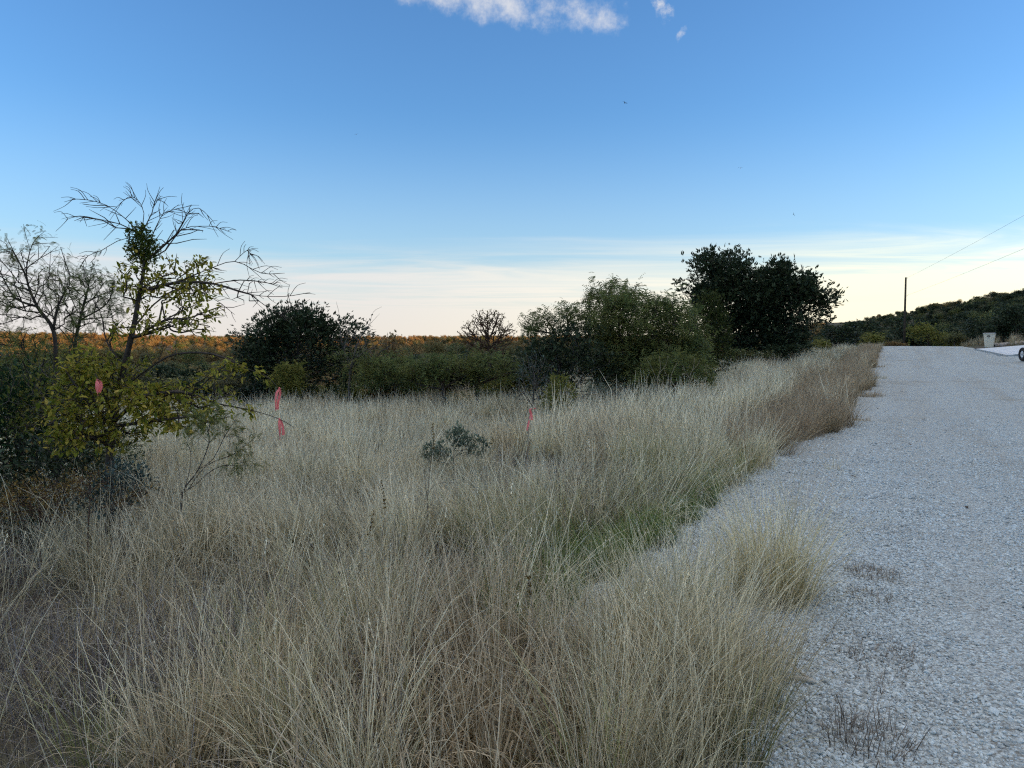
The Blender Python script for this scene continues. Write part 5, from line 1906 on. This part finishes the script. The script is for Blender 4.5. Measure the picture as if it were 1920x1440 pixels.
M_ROCK = mat_plain('tan_rock', (0.42, 0.36, 0.30), 0.9, var=0.35, scale=2.5, bump=0.4)
RM = [rock_mesh(k, M_ROCK) for k in range(4)]
qr = np.random.default_rng(3)
for k in range(13):
    px, Z = 1876 + 5.6 * k + qr.uniform(-5, 5), 56.0 - 0.12 * k + qr.uniform(-1.3, 1.3)
    p = ground(px, Z)
    o = obj('rock', RM[k % 4], None, (p[0], p[1], p[2] + 0.05))
    s_ = qr.uniform(0.09, 0.27)
    o.scale = (s_ * 1.2, s_, s_)
    o.rotation_euler = (qr.uniform(-.3, .3), qr.uniform(-.3, .3), qr.uniform(0, 6))
    tag(o, 'tan rock in the row of rubble between the driveway and the hillside', 'rock', 'rocks beside the driveway')

# ------------------------------------------------------------------ pink ribbons
M_PINK = leafy('pink_flagging_tape', [(0.0, (1.0, 0.22, 0.20)), (1.0, (1.0, 0.28, 0.26))], 0.2, 0.35, spec=0.4, vary=0.06)


def ribbon(name, strands, Z, label, width=0.022, parent=None):
    """each strand: list of photo pixels (px, py, dz); a hanging tape"""
    e = empty(name, P3(strands[0][0][0], strands[0][0][1], Z))
    tag(e, label, 'ribbon', 'pink flagging ribbons')
    o_ = np.array(e.location)
    for k, s in enumerate(strands):
        c = bez([P3(p[0], p[1], Z + (p[2] if len(p) > 2 else 0)) for p in s], 18) - o_
        n = len(c)
        ang_ = np.linspace(0.15, 0.7, n) * (1 if k % 2 else -1) + 0.3 * np.sin(np.linspace(0, 5, n))
        side = np.stack([np.cos(ang_), np.sin(ang_), np.zeros(n)], -1)
        w_ = width * np.interp(np.linspace(0, 1, n), [0, 0.12, 0.3, 1], [0.6, 0.9, 1, 1])[:, None]
        nrm = np.stack([-np.sin(ang_), np.cos(ang_), np.zeros(n)], -1) * 0.0012
        V = np.stack([c - side * w_ / 2 - nrm, c + nrm, c + side * w_ / 2 - nrm], 1).reshape(-1, 3)
        b_ = (np.arange(n - 1) * 3)[:, None]
        Q = np.vstack([np.hstack([b_, b_ + 1, b_ + 4, b_ + 3]), np.hstack([b_ + 1, b_ + 2, b_ + 5, b_ + 4])])
        tt = np.ones((len(V), 4)) * 0.5
        obj('strand', mesh_np('strand', V, [Q], M_PINK, True, tt), e)
    kn = Acc()
    kn.tube(np.array([[-0.006, 0, 0.004], [0.006, 0, -0.004]]), 0.008, 6)
    ko = obj('knot', kn.mesh('knot', M_PINK, True, np.ones((kn.n, 4)) * 0.5), e)
    return e


ribbon('pink_ribbon', [[(524, 728), (519, 737, -.02), (517, 752, -.03), (517, 771, -.02)], [(524, 728), (525, 738, .01), (521, 756, .01), (520, 768, .01)]], Ze - 0.6,
       'upper pink ribbon looped over the drooping branch tip right of the elm')
ribbon('pink_ribbon', [[(524, 786), (524, 796, -.02), (525, 812, -.02), (525, 825, -.01)], [(525, 786), (529, 796, .01), (531, 808, .01), (531, 816, .01)]], Ze - 0.7,
       'lower pink ribbon with two hanging ends on the elm branch over the grass')
ribbon('pink_ribbon', [[(183, 712), (182, 722, -.02), (182, 732, -.02), (184, 742, -.02)], [(184, 712), (188, 718, .01), (188, 728, .01), (185, 736, .01)]], Ze - 1.05,
       'pink ribbon hanging among the yellow-green leaves left of the elm trunk', 0.030)
a = Acc()
Zr = Ze - 1.05
a.tube(bez([P3(214, 790, Ze - .1), P3(195, 740, Ze - .6), P3(186, 716, Zr), P3(178, 700, Zr - .05)], 12) - eo, np.linspace(0.007, 0.002, 13), 4)
obj('branch', a.mesh('branch', M_BARK, True), elm)

# ribbon on a thin survey twig in the grass
Zm = 8.6
mp0 = ground(989, Zm)
st_ = empty('marker_twig', mp0)
tag(st_, 'thin dry twig stuck in the grass that carries the pink marker ribbon', 'twig')
a = Acc()
a.tube(bez([mp0 + [0, 0, -.1], P3(991, 800, Zm), P3(993, 763, Zm)], 12) - mp0, np.linspace(0.005, 0.003, 13), 5)
obj('stem', a.mesh('stem', mat_plain('dry_twig', (0.34, 0.29, 0.22), 0.8), True), st_)
a = Acc()
a.tube(bez([P3(993, 770, Zm), P3(1000, 767, Zm), P3(1006, 766, Zm)], 6) - mp0, np.linspace(0.004, 0.002, 7), 4)
obj('side_twig', a.mesh('side_twig', M_BARKG, True), st_)
ribbon('pink_ribbon', [[(1003, 766, -.01), (998, 766, -.015), (994, 768, -.02), (995, 778, -.02), (993, 786, -.02)], [(994, 768, -.02), (997, 780, -.015), (997, 788, -.02)], [(992, 788, -.02), (990, 798, -.03), (988, 807, -.03)]], Zm,
       'pink ribbon tied to a thin twig in the middle of the grass', 0.024)

# ------------------------------------------------------------------ stalks and single weeds
M_STALK = mat_plain('dark_stalk', (0.17, 0.13, 0.09), 0.8, var=0.3, scale=30)
M_DRY = mat_plain('dry_stalk', (0.32, 0.27, 0.20), 0.8, var=0.3, scale=30)


def seed_spike(pts, n, size, q_, mat, name, parent):
    d = np.gradient(pts, axis=0)
    k = q_.integers(0, len(pts), n)
    pos = pts[k] + q_.normal(0, size * 0.25, (n, 3))
    V, Q, T = stamp(*T_OAK, pos, d[k] / np.linalg.norm(d[k], axis=1)[:, None] + q_.normal(0, .5, (n, 3)), q_.normal(0, 1, (n, 3)), np.full(n, size), q_)
    return obj(name, crown_mesh(name, V, Q, T, mat), parent)


def weed_stalk(px0, Z, path, label, side=(), mat=M_STALK, head=0.35, r=0.003, name='weed_stalk', nseed=60):
    b0 = ground(px0, Z)
    e = empty(name, b0)
    tag(e, label, 'weed')
    c = bez([b0 + [0, 0, -.05]] + [P3(p[0], p[1], Z) for p in path], 24) - b0
    a_ = Acc()
    a_.tube(c, np.linspace(r, r * 0.45, len(c)), 5)
    obj('stem', a_.mesh('stem', mat, True), e)
    for sp in side:
        c2 = bez([P3(p[0], p[1], Z) for p in sp], 10) - b0
        a_ = Acc()
        a_.tube(c2, np.linspace(r * 0.7, r * 0.25, len(c2)), 4)
        obj('side_stem', a_.mesh('side_stem', mat, True), e)
    if head:
        k = int(len(c) * (1 - head))
        seed_spike(c[k:], nseed, 0.014, np.random.default_rng(int(px0)), M_RUST if head < 0.5 else M_BROWN, 'seed_head', e)
    return e


weed_stalk(799, 5.2, [(801, 960), (806, 880), (813, 835), (811, 797)], 'tall dark weed stalk with a brown seed spike in the middle of the grass',
           [[(800, 930), (796, 890), (795, 877), (788, 873)], [(801, 930), (812, 912), (830, 905), (855, 904)]], head=0.30)
weed_stalk(712, 4.4, [(716, 1020), (722, 960), (716, 905)], 'reddish seed stalk in the grass left of the tall dark weed', [], M_DRY, 0.3, 0.003)
weed_stalk(1225, 15, [(1232, 720), (1238, 690), (1236, 668)], 'leftmost dead branching stalk before the thicket', [[(1232, 715), (1222, 690), (1212, 672)], [(1236, 700), (1248, 685), (1252, 668)]], M_DRY, 0, 0.006)
weed_stalk(1252, 15.3, [(1256, 720), (1262, 695), (1270, 680)], 'middle dead branching stalk before the thicket', [[(1256, 715), (1248, 700), (1245, 690)]], M_DRY, 0, 0.006)
weed_stalk(1285, 15.6, [(1292, 715), (1300, 690), (1302, 672)], 'rightmost dead branching stalk before the thicket', [[(1293, 710), (1284, 695), (1280, 684)], [(1298, 695), (1308, 684), (1312, 676)]], M_DRY, 0, 0.006)
weed_stalk(1000, 3.1, [(1000, 1290), (1003, 1200), (992, 1085)], 'single straight straw standing out of the curled weeds in front', [], M_DRY, 0.12, 0.003)
weed_stalk(668, 4.0, [(672, 1090), (690, 1020), (700, 960)], 'slender seed stalk leaning right in the matted grass', [], M_DRY, 0.25, 0.0025)

# grass clump standing on the gravel
qc = np.random.default_rng(12)


def clump(name, px, py, parts, mat, label, cat='grass clump', group=None):
    Z = CAMH * F / (py - HORIZON) * 1.0
    x_ = (px - 960) / F * Z
    me = tuft(name, parts, mat)
    o = obj(name, me, None, (x_, Z, float(road_z(x_, Z))))
    tag(o, label, cat, group)
    return o


clump('grass_clump', 1455, 1135, [blades(900, 0.68, 0.22, 0.32, 0.75, 0.0027, qc, hvar=0.32, kink=0.08), blades(420, 0.40, 0.27, 0.55, 0.8, 0.0027, qc), seedheads(16, 0.70, 0.18, qc, 0.02)], M_GOLD,
      'large golden bunch-grass clump standing alone at the gravel edge')
clump('grass_clump', 1330, 1150, [blades(170, 0.50, 0.15, 0.25, 0.6, 0.0028, qc, hvar=0.3)], M_GOLD, 'thin pale grass clump left of the large golden clump')
clump('grass_clump', 1565, 885, [blades(46, 0.20, 0.10, 0.25, 0.4, 0.0035, qc, hvar=0.4)], M_PALE, 'small pale grass tuft alone on the gravel beyond the golden clump')
weeds = [(1645, 1090, 0.17, 0.13, 'greyish wispy weed on the gravel right of the golden clump', 90), (1640, 1135, 0.10, 0.10, 'low weed just below the greyish wispy weed', 60),
         (1650, 1235, 0.10, 0.16, 'flat dark weed patch on the gravel, second from the bottom edge', 80), (1680, 1265, 0.13, 0.14, 'wispy weed touching the flat dark weed patch', 60),
         (1660, 1310, 0.09, 0.10, 'small brown weed below the flat dark patch', 50), (1645, 1425, 0.22, 0.13, 'tall wispy weed at the bottom edge of the gravel', 80),
         (1685, 968, 0.06, 0.12, 'dark flat weed on the gravel level with the golden clump top', 70), (1672, 938, 0.05, 0.06, 'little dark weed above the dark flat weed', 40),
         (1555, 948, 0.06, 0.10, 'low dark weed behind the golden clump', 50), (1668, 1003, 0.04, 0.10, 'thin flat weed streak on the gravel', 40),
         (1655, 1165, 0.05, 0.07, 'tiny dark weed under the low weed', 40), (1885, 1075, 0.05, 0.09, 'sparse green weed on the right part of the road', 30),
         (1660, 840, 0.04, 0.12, 'faint weed streak in the middle distance of the road', 40), (1865, 872, 0.04, 0.16, 'faint brown weed patch on the right part of the road', 50),
         (1632, 748, 0.34, 0.30, 'brown weed spilling onto the gravel from the verge', 120), (1642, 706, 0.26, 0.28, 'upper small weed beside the verge', 80), (1650, 722, 0.22, 0.22, 'flat pale weed beside the verge', 60),
         (1606, 790, 0.16, 0.24, 'low dark weed at the tip of the brown verge', 90), (1752, 1436, 0.06, 0.10, 'reddish weed at the bottom edge right of the tall wispy weed', 40)]
for px, py, hh, sp, lb, nb_ in weeds:
    mt = M_GREEN if 'green' in lb else M_PALE if 'pale' in lb else M_BROWN if 'verge' in lb else M_WEED
    hh *= 0.55
    sp *= 1.35
    nb_ = int(nb_ * 1.4)
    clump('gravel_weed', px, py, [blades(int(nb_ * 3), hh * 0.6, sp * 0.9, 1.0, 0.5, 0.0034 if py > 850 else 0.006, qc, segs=3, hvar=0.4, kink=0.3), blades(nb_, hh, sp, 0.5 if hh < 0.12 else 0.28, 0.5, 0.0034 if py > 850 else 0.006, qc, segs=4, hvar=0.4, kink=0.3),
                                  seedheads(max(3, nb_ // 12), hh * 1.1, sp, qc, 0.03)], mt, lb, 'weed', 'weeds growing in the gravel')

# bleached stick and root on the gravel
M_BONE = mat_plain('bleached_wood', (0.52, 0.48, 0.40), 0.7, var=0.25, scale=40)


def on_road(px, py, up=0.012):
    Z = CAMH * F / (py - HORIZON)
    x_ = (px - 960) / F * Z
    return np.array([x_, Z, float(road_z(x_, Z)) + up])


c = bez([on_road(1476, 1228, .05), on_road(1482, 1250, .04), on_road(1497, 1275, .03), on_road(1518, 1292, .02), on_road(1542, 1304, .015)], 20)
a = Acc()
a.tube(c - c[0], np.interp(np.linspace(0, 1, len(c)), [0, .2, 1], [.005, .008, .006]), 6)
tag(obj('curved_stick', a.mesh('curved_stick', M_BONE, True), None, c[0]), 'pale curved stick lying on the gravel beside the grass', 'stick')
c = bez([on_road(1488, 1299), on_road(1505, 1300, .02), on_road(1525, 1304, .02), on_road(1545, 1306, .012)], 14)
a = Acc()
a.tube(c - c[0], np.array([.003, .006, .008, .007, .009, .012, .014, .013, .012, .012, .010, .009, .006, .004, .003, .002])[:len(c)], 6)
tag(obj('dry_root', a.mesh('dry_root', M_BONE, True), None, c[0]), 'short pale knobbly root on the gravel touching the curved stick', 'stick')

# dead leaves and bits on the road
M_LITTER = mat_plain('dead_leaf', (0.07, 0.05, 0.035), 0.9)
for k, (px, py) in enumerate([(1690, 743), (1672, 838), (1878, 843), (1706, 838), (1775, 812), (1740, 790), (1650, 770), (1600, 900), (1612, 862), (1760, 900), (1820, 960)]):
    p = on_road(px, py, 0.02)
    V = np.array(T_ELM[0]) * (0.05 + 0.012 * p[1] / 5)
    me = mesh_np('dead_leaf', V, [np.array(T_ELM[1])], M_LITTER)
    o = obj('dead_leaf', me, None, p)
    o.rotation_euler = (0.2, 0.1, k * 1.7)
    tag(o, 'dark dead leaf lying on the pale gravel of the road', 'leaf', 'dead leaves on the road')

# ------------------------------------------------------------------ birds
M_BIRD = mat_plain('bird', (0.03, 0.03, 0.035), 0.7)
for px, py, Z, s, roll, lb in ((1172, 193, 75, 0.9, 0.2, 'tiny dark bird high in the sky below the small cloud'), (668, 252, 80, 0.7, -0.3, 'tiny bird in the blue sky on the left'),
                               (1388, 315, 85, 0.9, 0.1, 'tiny bird above the live oaks'), (1488, 402, 80, 0.6, 1.2, 'lowest tiny bird right of the live oaks')):
    e = empty('bird', P3(px, py, Z), q.uniform(-0.6, 0.6))
    tag(e, lb, 'bird', 'birds in the sky')
    e.rotation_euler = (0.1, roll, e.rotation_euler[2])
    e.scale = (s,) * 3
    a = Acc()
    a.tube(np.array([(0, -0.14, 0), (0, -0.08, 0.0), (0, 0.02, 0), (0, 0.10, 0.0), (0, 0.16, 0.0)]), [0.008, 0.03, 0.04, 0.022, 0.03], 8)
    obj('body', a.mesh('body', M_BIRD, True), e)
    for sd in (-1, 1):
        V = np.array([(0.02 * sd, -0.05, 0.01), (0.02 * sd, 0.06, 0.01), (0.16 * sd, 0.04, 0.08), (0.16 * sd, -0.06, 0.08), (0.34 * sd, 0.06, 0.03), (0.30 * sd, -0.02, 0.04),
                      (0.09 * sd, -0.055, 0.055), (0.09 * sd, 0.055, 0.055)])
        obj('wing', mesh_np('wing', V, [np.array([(0, 1, 7, 6), (6, 7, 2, 3), (3, 2, 4, 5)])], M_BIRD), e)
